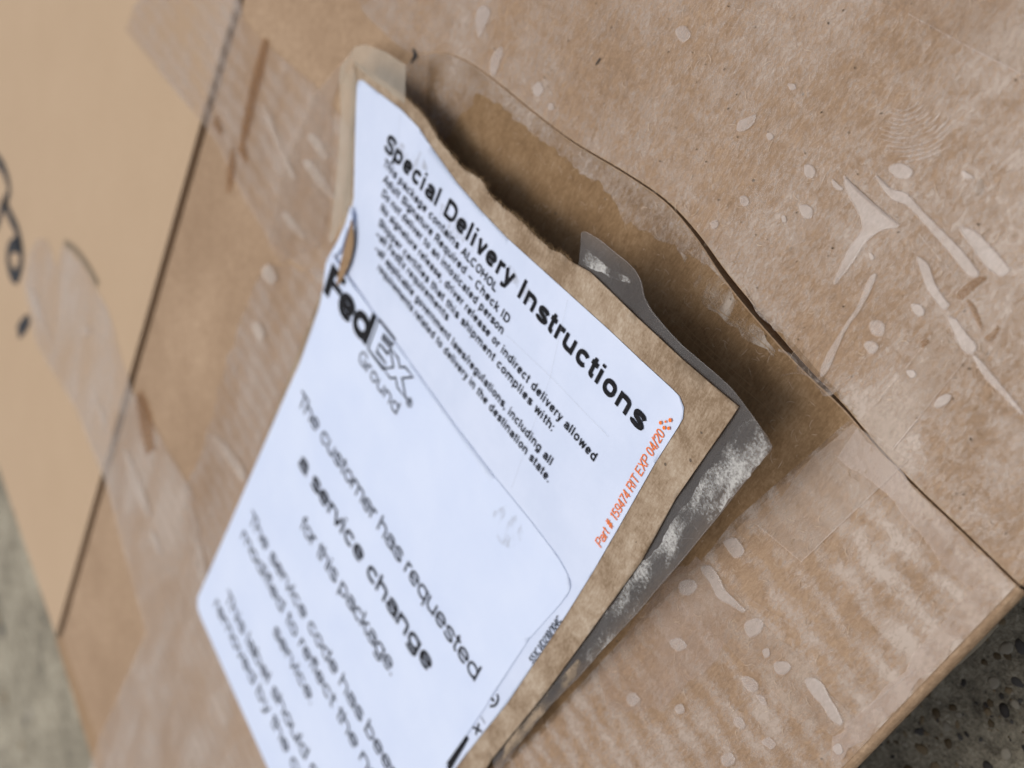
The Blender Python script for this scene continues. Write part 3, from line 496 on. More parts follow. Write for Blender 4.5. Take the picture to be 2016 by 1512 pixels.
# ------------------------------------------------------------------ the peeled sheet that carries the label
# control net of the lifted sheet: (x, y, z) in mm above the carton, rows every 10 mm
NET0X, NET0Y, NETN, NETM = 40, 50, 16, 20
NET = [
    [(35.38, 44.23, 13.86), (44.37, 44.37, 13.50), (53.30, 44.41, 13.41), (62.08, 44.34, 13.58), (70.84, 44.27, 13.75), (79.67, 44.26, 13.77), (88.77, 44.38, 13.48), (98.28, 44.67, 12.78), (108.26, 45.11, 11.74), (118.59, 45.61, 10.53), (129.07, 46.09, 9.37), (139.47, 46.49, 8.42), (149.73, 46.79, 7.70), (159.97, 47.05, 7.08), (170.47, 47.35, 6.35), (181.56, 47.78, 5.33)],
    [(35.88, 53.82, 12.37), (44.98, 53.98, 12.04), (54.02, 54.02, 11.96), (62.93, 53.94, 12.12), (71.81, 53.86, 12.28), (80.77, 53.84, 12.31), (89.95, 53.97, 12.06), (99.51, 54.28, 11.44), (109.50, 54.75, 10.50), (119.80, 55.29, 9.42), (130.22, 55.81, 8.38), (140.58, 56.23, 7.54), (150.79, 56.55, 6.90), (160.98, 56.82, 6.37), (171.40, 57.13, 5.73), (182.35, 57.58, 4.83)],
    [(36.35, 63.62, 10.94), (45.57, 63.79, 10.64), (54.72, 63.84, 10.56), (63.75, 63.75, 10.71), (72.76, 63.66, 10.87), (81.82, 63.64, 10.91), (91.09, 63.76, 10.70), (100.70, 64.08, 10.15), (110.68, 64.57, 9.32), (120.96, 65.13, 8.35), (131.34, 65.67, 7.42), (141.65, 66.10, 6.68), (151.82, 66.42, 6.14), (161.95, 66.69, 5.68), (172.29, 67.00, 5.14), (183.11, 67.46, 4.35)],
    [(36.81, 73.62, 9.57), (46.12, 73.80, 9.30), (55.39, 73.85, 9.23), (64.54, 73.76, 9.36), (73.66, 73.66, 9.51), (82.83, 73.62, 9.56), (92.18, 73.74, 9.39), (101.83, 74.06, 8.91), (111.83, 74.55, 8.17), (122.07, 75.12, 7.32), (132.40, 75.66, 6.51), (142.66, 76.09, 5.87), (152.79, 76.40, 5.41), (162.88, 76.65, 5.02), (173.15, 76.95, 4.57), (183.84, 77.41, 3.89)],
    [(37.25, 83.80, 8.26), (46.66, 83.98, 8.02), (56.02, 84.03, 7.96), (65.29, 83.94, 8.08), (74.52, 83.83, 8.22), (83.79, 83.79, 8.28), (93.22, 83.90, 8.13), (102.92, 84.21, 7.72), (112.91, 84.69, 7.09), (123.13, 85.24, 6.34), (133.42, 85.77, 5.64), (143.63, 86.18, 5.09), (153.72, 86.47, 4.71), (163.77, 86.70, 4.40), (173.97, 86.98, 4.02), (184.54, 87.41, 3.45)],
    [(37.66, 94.15, 7.02), (47.16, 94.32, 6.81), (56.62, 94.37, 6.76), (66.00, 94.28, 6.86), (75.34, 94.17, 6.99), (84.71, 94.12, 7.06), (94.22, 94.22, 6.94), (103.95, 94.50, 6.60), (113.95, 94.96, 6.05), (124.13, 95.49, 5.42), (134.37, 95.98, 4.82), (144.55, 96.36, 4.36), (154.60, 96.63, 4.05), (164.61, 96.83, 3.80), (174.75, 97.08, 3.50), (185.21, 97.48, 3.03)],
    [(38.05, 104.63, 5.86), (47.64, 104.80, 5.67), (57.19, 104.84, 5.62), (66.66, 104.76, 5.72), (76.11, 104.65, 5.84), (85.57, 104.59, 5.90), (95.15, 104.67, 5.82), (104.93, 104.93, 5.53), (114.92, 105.35, 5.08), (125.08, 105.83, 4.54), (135.27, 106.29, 4.05), (145.41, 106.63, 3.67), (155.43, 106.86, 3.43), (165.41, 107.03, 3.24), (175.49, 107.24, 3.01), (185.84, 107.59, 2.63)],
    [(38.41, 115.23, 4.77), (48.08, 115.39, 4.61), (57.71, 115.43, 4.57), (67.29, 115.35, 4.65), (76.83, 115.24, 4.76), (86.38, 115.18, 4.82), (96.03, 115.24, 4.76), (105.84, 115.47, 4.53), (115.83, 115.83, 4.17), (125.96, 116.27, 3.73), (136.11, 116.67, 3.33), (146.21, 116.96, 3.04), (156.20, 117.15, 2.85), (166.15, 117.28, 2.72), (176.19, 117.46, 2.54), (186.44, 117.75, 2.25)],
    [(38.74, 125.92, 3.77), (48.48, 126.06, 3.64), (58.20, 126.10, 3.60), (67.86, 126.02, 3.67), (77.49, 125.92, 3.77), (87.13, 125.86, 3.83), (96.85, 125.90, 3.79), (106.69, 126.09, 3.61), (116.68, 126.40, 3.32), (126.77, 126.77, 2.98), (136.88, 127.10, 2.67), (146.94, 127.35, 2.45), (156.91, 127.49, 2.32), (166.84, 127.58, 2.23), (176.83, 127.71, 2.11), (187.00, 127.95, 1.90)],
    [(39.05, 136.66, 2.86), (48.85, 136.78, 2.76), (58.63, 136.81, 2.73), (68.38, 136.75, 2.79), (78.09, 136.66, 2.86), (87.81, 136.60, 2.92), (97.59, 136.62, 2.90), (107.46, 136.77, 2.77), (117.44, 137.01, 2.56), (127.50, 137.31, 2.31), (137.57, 137.57, 2.08), (147.60, 137.76, 1.92), (157.55, 137.86, 1.84), (167.46, 137.91, 1.79), (177.42, 137.99, 1.72), (187.51, 138.17, 1.57)],
    [(39.31, 147.42, 2.06), (49.17, 147.52, 1.99), (59.02, 147.54, 1.97), (68.83, 147.49, 2.01), (78.62, 147.41, 2.07), (88.41, 147.36, 2.11), (98.24, 147.37, 2.11), (108.14, 147.47, 2.03), (118.12, 147.65, 1.88), (128.14, 147.86, 1.71), (138.17, 148.04, 1.56), (148.17, 148.17, 1.46), (158.11, 148.23, 1.42), (168.01, 148.25, 1.40), (177.95, 148.29, 1.37), (187.97, 148.40, 1.28)],
    [(39.54, 158.14, 1.39), (49.44, 158.20, 1.35), (59.33, 158.22, 1.34), (69.21, 158.18, 1.36), (79.07, 158.13, 1.40), (88.92, 158.09, 1.43), (98.80, 158.08, 1.44), (108.72, 158.14, 1.39), (118.69, 158.25, 1.31), (128.68, 158.37, 1.22), (138.67, 158.48, 1.14), (148.64, 158.55, 1.09), (158.57, 158.57, 1.07), (168.48, 158.57, 1.07), (178.40, 158.58, 1.07), (188.37, 158.63, 1.03)],
    [(39.70, 168.72, 0.90), (49.63, 168.75, 0.89), (59.56, 168.75, 0.88), (69.48, 168.74, 0.89), (79.40, 168.71, 0.91), (89.31, 168.69, 0.92), (99.23, 168.69, 0.93), (109.16, 168.70, 0.91), (119.11, 168.74, 0.89), (129.07, 168.78, 0.86), (139.03, 168.82, 0.83), (148.97, 168.84, 0.82), (158.90, 168.84, 0.82), (168.82, 168.82, 0.83), (178.75, 168.82, 0.83), (188.69, 168.83, 0.83)],
    [(39.75, 178.88, 0.75), (49.69, 178.88, 0.75), (59.62, 178.88, 0.75), (69.56, 178.88, 0.75), (79.50, 178.88, 0.75), (89.44, 178.88, 0.75), (99.38, 178.88, 0.75), (109.31, 178.88, 0.75), (119.25, 178.88, 0.75), (129.19, 178.88, 0.75), (139.12, 178.88, 0.75), (149.06, 178.88, 0.75), (159.00, 178.88, 0.75), (168.94, 178.88, 0.75), (178.88, 178.88, 0.75), (188.81, 178.88, 0.75)],
    [(39.75, 188.81, 0.75), (49.69, 188.81, 0.75), (59.62, 188.81, 0.75), (69.56, 188.81, 0.75), (79.50, 188.81, 0.75), (89.44, 188.81, 0.75), (99.38, 188.81, 0.75), (109.31, 188.81, 0.75), (119.25, 188.81, 0.75), (129.19, 188.81, 0.75), (139.12, 188.81, 0.75), (149.06, 188.81, 0.75), (159.00, 188.81, 0.75), (168.94, 188.81, 0.75), (178.88, 188.81, 0.75), (188.81, 188.81, 0.75)],
    [(39.75, 198.75, 0.75), (49.69, 198.75, 0.75), (59.62, 198.75, 0.75), (69.56, 198.75, 0.75), (79.50, 198.75, 0.75), (89.44, 198.75, 0.75), (99.38, 198.75, 0.75), (109.31, 198.75, 0.75), (119.25, 198.75, 0.75), (129.19, 198.75, 0.75), (139.12, 198.75, 0.75), (149.06, 198.75, 0.75), (159.00, 198.75, 0.75), (168.94, 198.75, 0.75), (178.88, 198.75, 0.75), (188.81, 198.75, 0.75)],
    [(39.75, 208.69, 0.75), (49.69, 208.69, 0.75), (59.62, 208.69, 0.75), (69.56, 208.69, 0.75), (79.50, 208.69, 0.75), (89.44, 208.69, 0.75), (99.38, 208.69, 0.75), (109.31, 208.69, 0.75), (119.25, 208.69, 0.75), (129.19, 208.69, 0.75), (139.12, 208.69, 0.75), (149.06, 208.69, 0.75), (159.00, 208.69, 0.75), (168.94, 208.69, 0.75), (178.88, 208.69, 0.75), (188.81, 208.69, 0.75)],
    [(39.75, 218.62, 0.75), (49.69, 218.62, 0.75), (59.62, 218.62, 0.75), (69.56, 218.62, 0.75), (79.50, 218.62, 0.75), (89.44, 218.62, 0.75), (99.38, 218.62, 0.75), (109.31, 218.62, 0.75), (119.25, 218.62, 0.75), (129.19, 218.62, 0.75), (139.12, 218.62, 0.75), (149.06, 218.62, 0.75), (159.00, 218.62, 0.75), (168.94, 218.62, 0.75), (178.88, 218.62, 0.75), (188.81, 218.62, 0.75)],
    [(39.75, 228.56, 0.75), (49.69, 228.56, 0.75), (59.62, 228.56, 0.75), (69.56, 228.56, 0.75), (79.50, 228.56, 0.75), (89.44, 228.56, 0.75), (99.38, 228.56, 0.75), (109.31, 228.56, 0.75), (119.25, 228.56, 0.75), (129.19, 228.56, 0.75), (139.12, 228.56, 0.75), (149.06, 228.56, 0.75), (159.00, 228.56, 0.75), (168.94, 228.56, 0.75), (178.88, 228.56, 0.75), (188.81, 228.56, 0.75)],
    [(39.75, 238.50, 0.75), (49.69, 238.50, 0.75), (59.62, 238.50, 0.75), (69.56, 238.50, 0.75), (79.50, 238.50, 0.75), (89.44, 238.50, 0.75), (99.38, 238.50, 0.75), (109.31, 238.50, 0.75), (119.25, 238.50, 0.75), (129.19, 238.50, 0.75), (139.12, 238.50, 0.75), (149.06, 238.50, 0.75), (159.00, 238.50, 0.75), (168.94, 238.50, 0.75), (178.88, 238.50, 0.75), (188.81, 238.50, 0.75)]]
def sheet(a, b, dz=0.0):
    """a point of the sheet (its own mm) -> place on the lifted sheet"""
    u = min(max((a - NET0X) / 10.0, 0.0), NETN - 1.001); v = min(max((b - NET0Y) / 10.0, 0.0), NETM - 1.001)
    i, j = int(u), int(v); fu, fv = u - i, v - j
    def cr(p0, p1, p2, p3, t): return 0.5 * (2 * p1 + (p2 - p0) * t + (2 * p0 - 5 * p1 + 4 * p2 - p3) * t * t + (3 * p1 - p0 - 3 * p2 + p3) * t ** 3)
    def g(ii, jj, k_):
        ci, cj = min(max(ii, 0), NETN - 1), min(max(jj, 0), NETM - 1); val = NET[cj][ci][k_]
        if ii != ci: ni = min(max(2 * ci - ii, 0), NETN - 1); val = 2 * val - NET[cj][ni][k_]
        if jj != cj: nj = min(max(2 * cj - jj, 0), NETM - 1); val = 2 * val - NET[nj][ci][k_]
        return val
    out = []
    for k_ in range(3):
        rows = [cr(*[g(i + q - 1, j + p - 1, k_) for q in range(4)], fu) for p in range(4)]
        out.append(cr(*rows, fv))
    return Vector((out[0] * S, out[1] * S, (TOP + out[2] + dz) * S))
def lifted(name, pts, dz, mat, parent, step=3.0, thick=0.0, warp=None):
    bm = poly_bm(pts); cut_grid(bm, step)
    for v in bm.verts:
        a, b = v.co.x, v.co.y
        v.co = sheet(a, b, dz + (warp(a, b) if warp else 0.0))
    o = link(name, bm_mesh(bm, name, True), mat, parent)
    if thick:
        md = o.modifiers.new('ply', 'SOLIDIFY'); md.thickness = thick * S; md.offset = -1
    return o
def rounded(x0, y0, x1, y1, r, corners=(1, 1, 1, 1)):
    out = []
    for (cx, cy, a0), on in zip(((x1 - r, y1 - r, 0), (x0 + r, y1 - r, 90), (x0 + r, y0 + r, 180), (x1 - r, y0 + r, 270)), corners):
        if on: out += [(cx + r * math.cos(math.radians(a0 + q * 11.25)), cy + r * math.sin(math.radians(a0 + q * 11.25))) for q in range(9)]
        else: out.append({0: (x1, y1), 90: (x0, y1), 180: (x0, y0), 270: (x1, y0)}[a0])
    return out

special = empty('delivery_label', 'white special delivery instructions label on torn brown paper, peeling off the carton', 'label')
torn = jag([(167.24, 75.41), (164.41, 75.13), (158.66, 74.87), (154.71, 75.15), (150.84, 75.95), (144.59, 76.09), (140.47, 75.96), (135.79, 74.78), (131.59, 75.51), (127.66, 75.31), (124.04, 74.64), (120.94, 74.28), (116.39, 74.19), (112.78, 73.68), (110.76, 72.85), (107.59, 72.38)], 0.13, 0.6)
kraft_out = [(167.93, 111.19), (175.08, 97.12), (181.82, 85.64), (185.43, 78.65), (178.71, 77.07)] + torn + [(103.33, 71.16), (97.15, 70.79), (91.19, 70.49), (84.98, 70), (79.61, 69.61), (73.53, 68.92), (67.99, 68.21), (67.92, 70.12), (68.17, 86.14), (67.02, 98.95), (67.49, 114.47), (67.78, 123.46), (68.09, 132.55), (68.81, 142.98), (69.62, 154.02)] + [(69.0, 172), (69.0, 200), (168, 200)]
kb = lifted('kraft_backing', kraft_out, -0.05, 'kraft_sheet', special, 3.0, 0.16)
kb['label'] = 'torn brown paper ply stuck behind the label'
fz = bmesh.new()
for i in range(len(torn) - 1):
    for _ in range(6):
        t = R.random(); a = torn[i][0] + (torn[i + 1][0] - torn[i][0]) * t; b = torn[i][1] + (torn[i + 1][1] - torn[i][1]) * t
        L = R.uniform(0.2, 1.0) * (1.8 if R.random() < 0.15 else 0.9); an = R.uniform(-2.6, -0.5)
        p0 = sheet(a, b, R.uniform(-0.5, 0.0)); p1 = p0 + Vector((math.cos(an) * L * S, math.sin(an) * L * S, R.uniform(-0.3, 0.5) * L * S))
        sd_ = Vector((-math.sin(an), math.cos(an), 0)) * 0.03 * S
        fz.faces.new((fz.verts.new(p0 - sd_), fz.verts.new(p0 + sd_), fz.verts.new(p1)))
f_o = link('torn_fibres', bm_mesh(fz, 'torn_fibres'), 'fibre', kb); f_o['kind'] = 'stuff'
filmpts = [(106.43, 71.94), (109.05, 67.71), (108.18, 66.92), (105.14, 66.15), (101.87, 65.77), (98.32, 65.32), (95.73, 65.33), (93.54, 65.88), (91.62, 67.28), (89.2, 67.99), (85.14, 68.22), (81.36, 68.21), (75.81, 67.57), (70.31, 67.17), (65.33, 67.79), (60.53, 68.77), (60.66, 72.2), (60.89, 78.79), (61.18, 84.19), (61.59, 91.2), (62.2, 98.34), (62.75, 105.97), (63.73, 113.51), (64.92, 125.11), (66.14, 133.57), (66.62, 141.4), (67.11, 149.6), (66.94, 155.57)]
filmin = [(71.09, 153.81), (70.96, 127.49), (70.29, 88.27), (69.56, 69.51), (84.42, 70.7), (103.76, 72.47)]
fl = lifted('clear_tape_film', filmpts + filmin, -0.42, 'film', special, 2.5, 0.0, lambda a, b: 0.08 * math.sin(a * 0.8) * math.sin(b * 0.55))
fl['label'] = 'crumpled clear tape edge with white residue'
def crumbs(pts, mat, dz=-0.36): return lifted('adhesive_residue', pts, dz, mat, fl, 2.5, 0.0, lambda a, b: 0.08 * math.sin(a * 0.8) * math.sin(b * 0.55))
crumbs(jag([(66.05, 69.37), (65.25, 67.9), (60.75, 68.89), (61.03, 78.63), (61.28, 84.07), (61.68, 91.09), (62.3, 98.22), (62.85, 105.85), (63.83, 113.38), (64.95, 123.14), (67.92, 122.31), (67.82, 115.74), (67.1, 109.3), (67.88, 101.28), (66.35, 95.62), (66.53, 88.17), (66.22, 84.69), (66.72, 79.55), (66.65, 74.53)], 0.35, 1.0), 'crumb')
crumbs(jag([(66.63, 122), (64.71, 121.53), (66.25, 133.44), (66.73, 141.26), (67.8, 152.15), (69.08, 149.37), (68.27, 135.04)], 0.3, 1.0), 'crumb_brown')
crumbs(jag([(106.76, 70.2), (106.5, 69.04), (101.07, 68.55), (96.14, 66.85), (94.99, 67.43), (98.61, 68.97), (103.11, 70.52), (105.48, 71.25)], 0.25, 0.8), 'crumb')
crumbs(jag([(97.74, 70.94), (94.35, 70.8), (88.63, 71.67), (88.96, 72.42), (93.15, 72.31), (97.45, 72.19)], 0.25, 0.8), 'crumb')
bm = bmesh.new()
for pts in ([(108.35, 68.39), (108.76, 67.51), (107.94, 66.85), (104.94, 66.21), (101.68, 65.82), (98.14, 65.38), (95.63, 65.45), (93.58, 66), (91.7, 67.34), (89.11, 68.1), (84.97, 68.27), (81.2, 68.26), (75.65, 67.62), (70.16, 67.22), (65.18, 67.84), (60.69, 68.83), (60.8, 72.15), (60.98, 78.68), (61.29, 84.2), (61.7, 91.22), (62.32, 98.36), (62.87, 105.99), (63.85, 113.53), (65.05, 125.14), (66.27, 133.61)], [(67.71, 86.72), (61.8, 87.14)]):
    p = spline(pts, 4)
    ribbon(bm, p, 0.07, lambda a, b: sheet(a, b, -0.34 + 0.08 * math.sin(a * 0.8) * math.sin(b * 0.55)))
link('film_edge_highlight', bm_mesh(bm, 'film_edge_highlight'), 'pale_line', fl)  # pale ribbon paints the highlight along the rim of the film
# cream tape folded round the top corner of the label
ct = lifted('folded_tape', [(185.3, 78.81), (188.21, 84.53), (189.36, 81.67), (186.75, 75.96), (183.2, 73.67), (176.06, 71.49), (168.26, 70.15), (164.07, 76.13), (171.72, 77.14), (179.56, 78.43)], 0.12, 'film_cream', special, 2.5)
lifted('folded_tape', [(188.52, 84.11), (185.06, 79.13), (182.05, 81.15), (176.73, 89.73), (169.31, 101.4), (169.81, 107.37), (170.13, 112.74), (171.63, 112.49), (178.01, 98.95), (183.72, 89.08)], 0.10, 'film_cream', special, 2.5)
lifted('folded_tape', [(189.24, 81.83), (186.11, 81.65), (182.47, 82.53), (183.06, 84.01), (187.36, 84.3)], 0.2, 'film_cream', special, 2.5)

LX0, LX1, LY0 = 74.6, 182.0, 76.0
sheet_pts = [(181.56, 81.79), (181.6, 80.79), (180.3, 79.96), (173.71, 79.02), (164.7, 77.58), (157.36, 77.35), (151.64, 78.05), (141, 78.96), (131.59, 78.98), (122.99, 78.59), (107.8, 76.98), (94.08, 75.52), (86.32, 74.89), (79.07, 74.17), (76.9, 74.05), (75.23, 74.74), (74.36, 76.13), (74.27, 77.63), (74.25, 84.97), (73.46, 98.84), (73.04, 108.24), (72.87, 118.24), (72.88, 124.25), (73.12, 141.97), (74.52, 158.9), (75.11, 168.62)] + [(74.0, 190), (120, 190), (160, 190)] + [(165.53, 124.04), (166.77, 118.9), (167.29, 112.04), (167.76, 104.09), (168.8, 100.44), (174.08, 92.88), (178.7, 86.18)]
ls = lifted('label_sheet', sheet_pts, 0.08, 'paper', special, 2.5, 0.06)

# --- stroke lettering in the manner of a plain grotesque
def se(cx, cy, rx, ry, a0, a1, n=14, e=2.5):
    out = []
    for i in range(n + 1):
        a = math.radians(a0 + (a1 - a0) * i / n); c_, s_ = math.cos(a), math.sin(a)
        out.append((cx + rx * math.copysign(abs(c_) ** (2 / e), c_), cy + ry * math.copysign(abs(s_) ** (2 / e), s_)))
    return out
def glyph(ch, w):
    h = w / 2; B, Xh, T, D = h, 0.73 - h, 1 - h, -0.27 + h
    def lo(W): return W / 2, 0.365, W / 2 - h, 0.365 - h
    W = 0.64; cx, cy, rx, ry = lo(W); L, Rr = h, W - h
    O = se(cx, cy, rx, ry, 0, 360, 28)
    stemL, stemR = [(L, 0), (L, 0.73)], [(Rr, 0), (Rr, 0.73)]
    arch = lambda l, r: [(l, 0.40)] + se((l + r) / 2, Xh - (r - l) / 2 * 0.75, (r - l) / 2, (r - l) / 2 * 0.75, 180, 0, 10) + [(r, 0)]
    if ch == ' ': return [], 0.36
    if ch == 'a': return [se(cx, 0.46, rx * 0.95, Xh - 0.46, 165, 0, 9) + [(Rr, 0.16), (Rr + 0.05, 0.0)], [(Rr, 0.42)] + se(cx, 0.215 + 0.01, rx, 0.215 - h + 0.02, 80, 290, 12) + [(Rr, 0.20)]], W + 0.10
    if ch == 'b': return [O, [(L, 0), (L, 1)]], W + 0.13
    if ch == 'c': return [se(cx, cy, rx, ry, 38, 322, 20)], W + 0.06
    if ch == 'd': return [O, [(Rr, 0), (Rr, 1)]], W + 0.14
    if ch == 'e': return [[(L, 0.37), (Rr, 0.37)], se(cx, cy, rx, ry, 0, 322, 24)], W + 0.10
    if ch == 'f': return [[(0.14, 0), (0.14, 0.78)] + se(0.30, 0.80, 0.16, T - 0.80, 180, 85, 6), [(0.0, Xh + h * 0.3), (0.36, Xh + h * 0.3)]], 0.42
    if ch == 'g': return [O, [(Rr, 0.73), (Rr, -0.04)] + se(cx, -0.05, rx, -0.05 - D, 0, -160, 10)], W + 0.13
    if ch == 'h': return [[(L, 0), (L, 1)], arch(L, Rr - 0.02)], W + 0.11
    if ch == 'i': return [[(L, 0), (L, 0.73)], [(L, 0.86), (L, 1.0)]], w + 0.15
    if ch == 'j': return [[(L + 0.05, 0.73), (L + 0.05, -0.2), (0, D)], [(L + 0.05, 0.86), (L + 0.05, 1)]], w + 0.2
    if ch == 'k': return [[(L, 0), (L, 1)], [(L, 0.26), (Rr - 0.06, 0.73)], [(L + 0.15, 0.40), (Rr, 0)]], W + 0.04
    if ch == 'l': return [[(L, 0), (L, 1)]], w + 0.15
    if ch == 'm': return [stemL, arch(L, 0.50), arch(0.50, 1.0 - h)], 1.0 + 0.12
    if ch == 'n': return [stemL, arch(L, Rr - 0.02)], W + 0.11
    if ch == 'o': return [O], W + 0.10
    if ch == 'p': return [O, [(L, -0.27), (L, 0.73)]], W + 0.12
    if ch == 'q': return [O, [(Rr, -0.27), (Rr, 0.73)]], W + 0.13
    if ch == 'r': return [stemL, [(L, 0.36)] + se(L + 0.26, 0.45, 0.26, Xh - 0.45, 180, 88, 8)], 0.43
    if ch == 's': return [spline([(W - 0.09, 0.53), (W * 0.72, Xh - 0.02), (cx, Xh), (W * 0.24, Xh - 0.03), (L + 0.02, 0.52), (W * 0.27, 0.41), (W * 0.68, 0.33), (W - 0.07, 0.20), (W * 0.74, B + 0.03), (cx, B), (W * 0.2, B + 0.03), (L, 0.20)], 3)], W + 0.05
    if ch == 't': return [[(0.15, 0.93), (0.15, 0.18)] + se(0.29, 0.16, 0.14, 0.16 - h, 180, 275, 6), [(0.0, Xh + h * 0.3), (0.34, Xh + h * 0.3)]], 0.43
    if ch == 'u': return [[(L, 0.73), (L, 0.30)] + se(cx - 0.01, 0.29, rx - 0.01, 0.29 - h, 180, 360, 10), [(Rr - 0.02, 0), (Rr - 0.02, 0.73)]], W + 0.11
    if ch == 'v': return [[(h * 0.8, 0.73), (0.29, 0.0)], [(0.29, 0.0), (0.58 - h * 0.8, 0.73)]], 0.64
    if ch == 'w': return [[(h * .8, 0.73), (0.23, 0), ], [(0.23, 0), (0.43, 0.73)], [(0.43, 0.73), (0.64, 0)], [(0.64, 0), (0.86 - h * .8, 0.73)]], 0.92
    if ch == 'x': return [[(h, 0), (0.56 - h, 0.73)], [(h, 0.73), (0.56 - h, 0)]], 0.62
    if ch == 'y': return [[(h * 0.8, 0.73), (0.30, 0.02)], [(0.58 - h * 0.8, 0.73), (0.27, -0.15), (0.18, D), (0.03, D)]], 0.64
    if ch == 'z': return [[(0.02, Xh), (0.48, Xh), (0.04, B), (0.52, B)]], 0.58
    CW = 0.78; C, cr_, crx = CW / 2, CW - h, CW / 2 - h
    if ch == 'A': return [[(h * .7, 0), (0.40, 1.0)], [(0.40, 1.0), (0.80 - h * .7, 0)], [(0.17, 0.30), (0.63, 0.30)]], 0.86
    if ch == 'C': return [se(C, 0.5, crx, 0.5 - h, 42, 318, 20)], CW + 0.08
    if ch == 'D': return [[(L, 0), (L, 1)], [(L, T), (0.32, T)] + se(0.34, 0.5, CW - 0.34 - h, 0.5 - h, 90, -90, 14) + [(L, B)]], CW + 0.10
    if ch == 'E': return [[(L, 0), (L, 1)], [(L, T), (0.62, T)], [(L, 0.52), (0.58, 0.52)], [(L, B), (0.64, B)]], 0.74
    if ch == 'F': return [[(L, 0), (L, 1)], [(L, T), (0.62, T)], [(L, 0.50), (0.56, 0.50)]], 0.68
    if ch == 'G': return [se(C, 0.5, crx, 0.5 - h, 40, 345, 22) + [(cr_, 0.44)], [(C + 0.02, 0.46), (CW, 0.46)], [(cr_, 0.46), (cr_, 0.0)]], CW + 0.10
    if ch == 'H': return [[(L, 0), (L, 1)], [(cr_ - 0.02, 0), (cr_ - 0.02, 1)], [(L, 0.53), (cr_, 0.53)]], CW + 0.10
    if ch == 'I': return [[(L, 0), (L, 1)]], w + 0.17
    if ch == 'J': return [[(0.5, 1), (0.5, 0.25)] + se(0.27, 0.25, 0.23, 0.25 - h, 0, -180, 8)], 0.62
    if ch == 'L': return [[(L, 0), (L, 1)], [(L, B), (0.58, B)]], 0.64
    if ch == 'N': return [[(L, 0), (L, 1)], [(L, 1.0), (cr_ - .03, 0.0)], [(cr_ - .03, 0), (cr_ - .03, 1)]], CW + 0.10
    if ch == 'O': return [se(C, 0.5, crx, 0.5 - h, 0, 360, 28)], CW + 0.08
    if ch in 'PR':
        g_ = [[(L, 0), (L, 1)], [(L, T), (0.40, T)] + se(0.42, 0.5 + (T - 0.47) / 2 - .02, 0.70 - 0.42 - h, (T - 0.45) / 2, 90, -90, 10) + [(L, 0.45)]]
        return (g_, 0.76) if ch == 'P' else (g_ + [[(0.42, 0.45), (0.56, 0.30), (0.62, 0.0)]], 0.80)
    if ch == 'S': return [spline([(0.66, 0.74), (0.56, T - 0.04), (0.36, T), (0.16, T - 0.05), (L, 0.74), (0.16, 0.58), (0.52, 0.44), (0.68 - h * .6, 0.26), (0.56, B + 0.04), (0.36, B), (0.13, B + 0.05), (L, 0.28)], 3)], 0.76
    if ch == 'T': return [[(0.34, 0), (0.34, 1)], [(0.0, T), (0.68, T)]], 0.74
    if ch == 'X': return [[(h, 0), (0.72 - h, 1)], [(h, 1), (0.72 - h, 0)]], 0.78
    DW = 0.58; dc, drx = DW / 2, DW / 2 - h
    if ch == '0': return [se(dc, 0.5, drx, 0.5 - h, 0, 360, 24)], DW + 0.09
    if ch == '1': return [[(0.30, 0), (0.30, 1)], [(0.30, 0.93), (0.12, 0.76)]], 0.52
    if ch == '2': return [spline([(L, 0.70), (0.12, T - 0.06), (dc, T), (DW - 0.1, T - 0.07), (DW - h, 0.70), (0.42, 0.46), (0.16, 0.22), (L, B)], 3), [(L, B), (DW, B)]], DW + 0.08
    if ch == '3': return [se(dc, 0.75, drx, 0.25 - h, 160, -80, 10), se(dc, 0.27, drx, 0.27 - h, 85, -160, 12)], DW + 0.09
    if ch == '4': return [[(0.42, 0), (0.42, 1)], [(0.42, 0.96), (0.03, 0.27)], [(0.0, 0.27), (0.58, 0.27)]], DW + 0.09
    if ch == '5': return [[(0.52, T), (0.13, T), (0.08, 0.50)] + se(dc, 0.32, drx, 0.32 - h, 120, -160, 14)], DW + 0.09
    if ch == '7': return [[(0.0, T), (DW - h, T), (0.30, 0.5), (0.17, 0)]], DW + 0.06
    if ch == '9': return [se(dc, 0.67, drx, 0.33 - h, 0, 360, 20), [(DW - h, 0.67), (DW - h - .03, 0.3)] + se(dc, 0.25, drx, 0.25 - h, -20, -150, 8)], DW + 0.09
    if ch == '.': return [[(L, 0), (L, w)]], w + 0.16
    if ch == ',': return [[(L, w), (L, 0), (0, -0.15)]], w + 0.16
    if ch == ':': return [[(L, 0), (L, w)], [(L, 0.73 - w), (L, 0.73)]], w + 0.18
    if ch == '-': return [[(0.0, 0.36), (0.62, 0.36)]], 0.74
    if ch == '/': return [[(0.0, -0.05), (0.34, 1.05)]], 0.42
    if ch == '#': return [[(0.14, 0), (0.26, 1)], [(0.38, 0), (0.50, 1)], [(0.0, 0.32), (0.60, 0.32)], [(0.04, 0.68), (0.64, 0.68)]], 0.74
    if ch == '@': return [se(0.5, 0.5, 0.5 - h, 0.5 - h, 0, 360, 28, 2), [(0.36, 0.24), (0.36, 0.76), (0.55, 0.76), (0.64, 0.64), (0.55, 0.52), (0.36, 0.52)], [(0.52, 0.52), (0.66, 0.24)]], 1.05
    return [[(0, 0), (0.4, 0)]], 0.5
def letters(text, w, track=0.0):
    x = 0; out = []
    for ch in text:
        g_, adv = glyph(ch, w)
        for st in g_: out.append([(px + x, py) for px, py in st])
        x += adv + track
    return out, x - 0.1
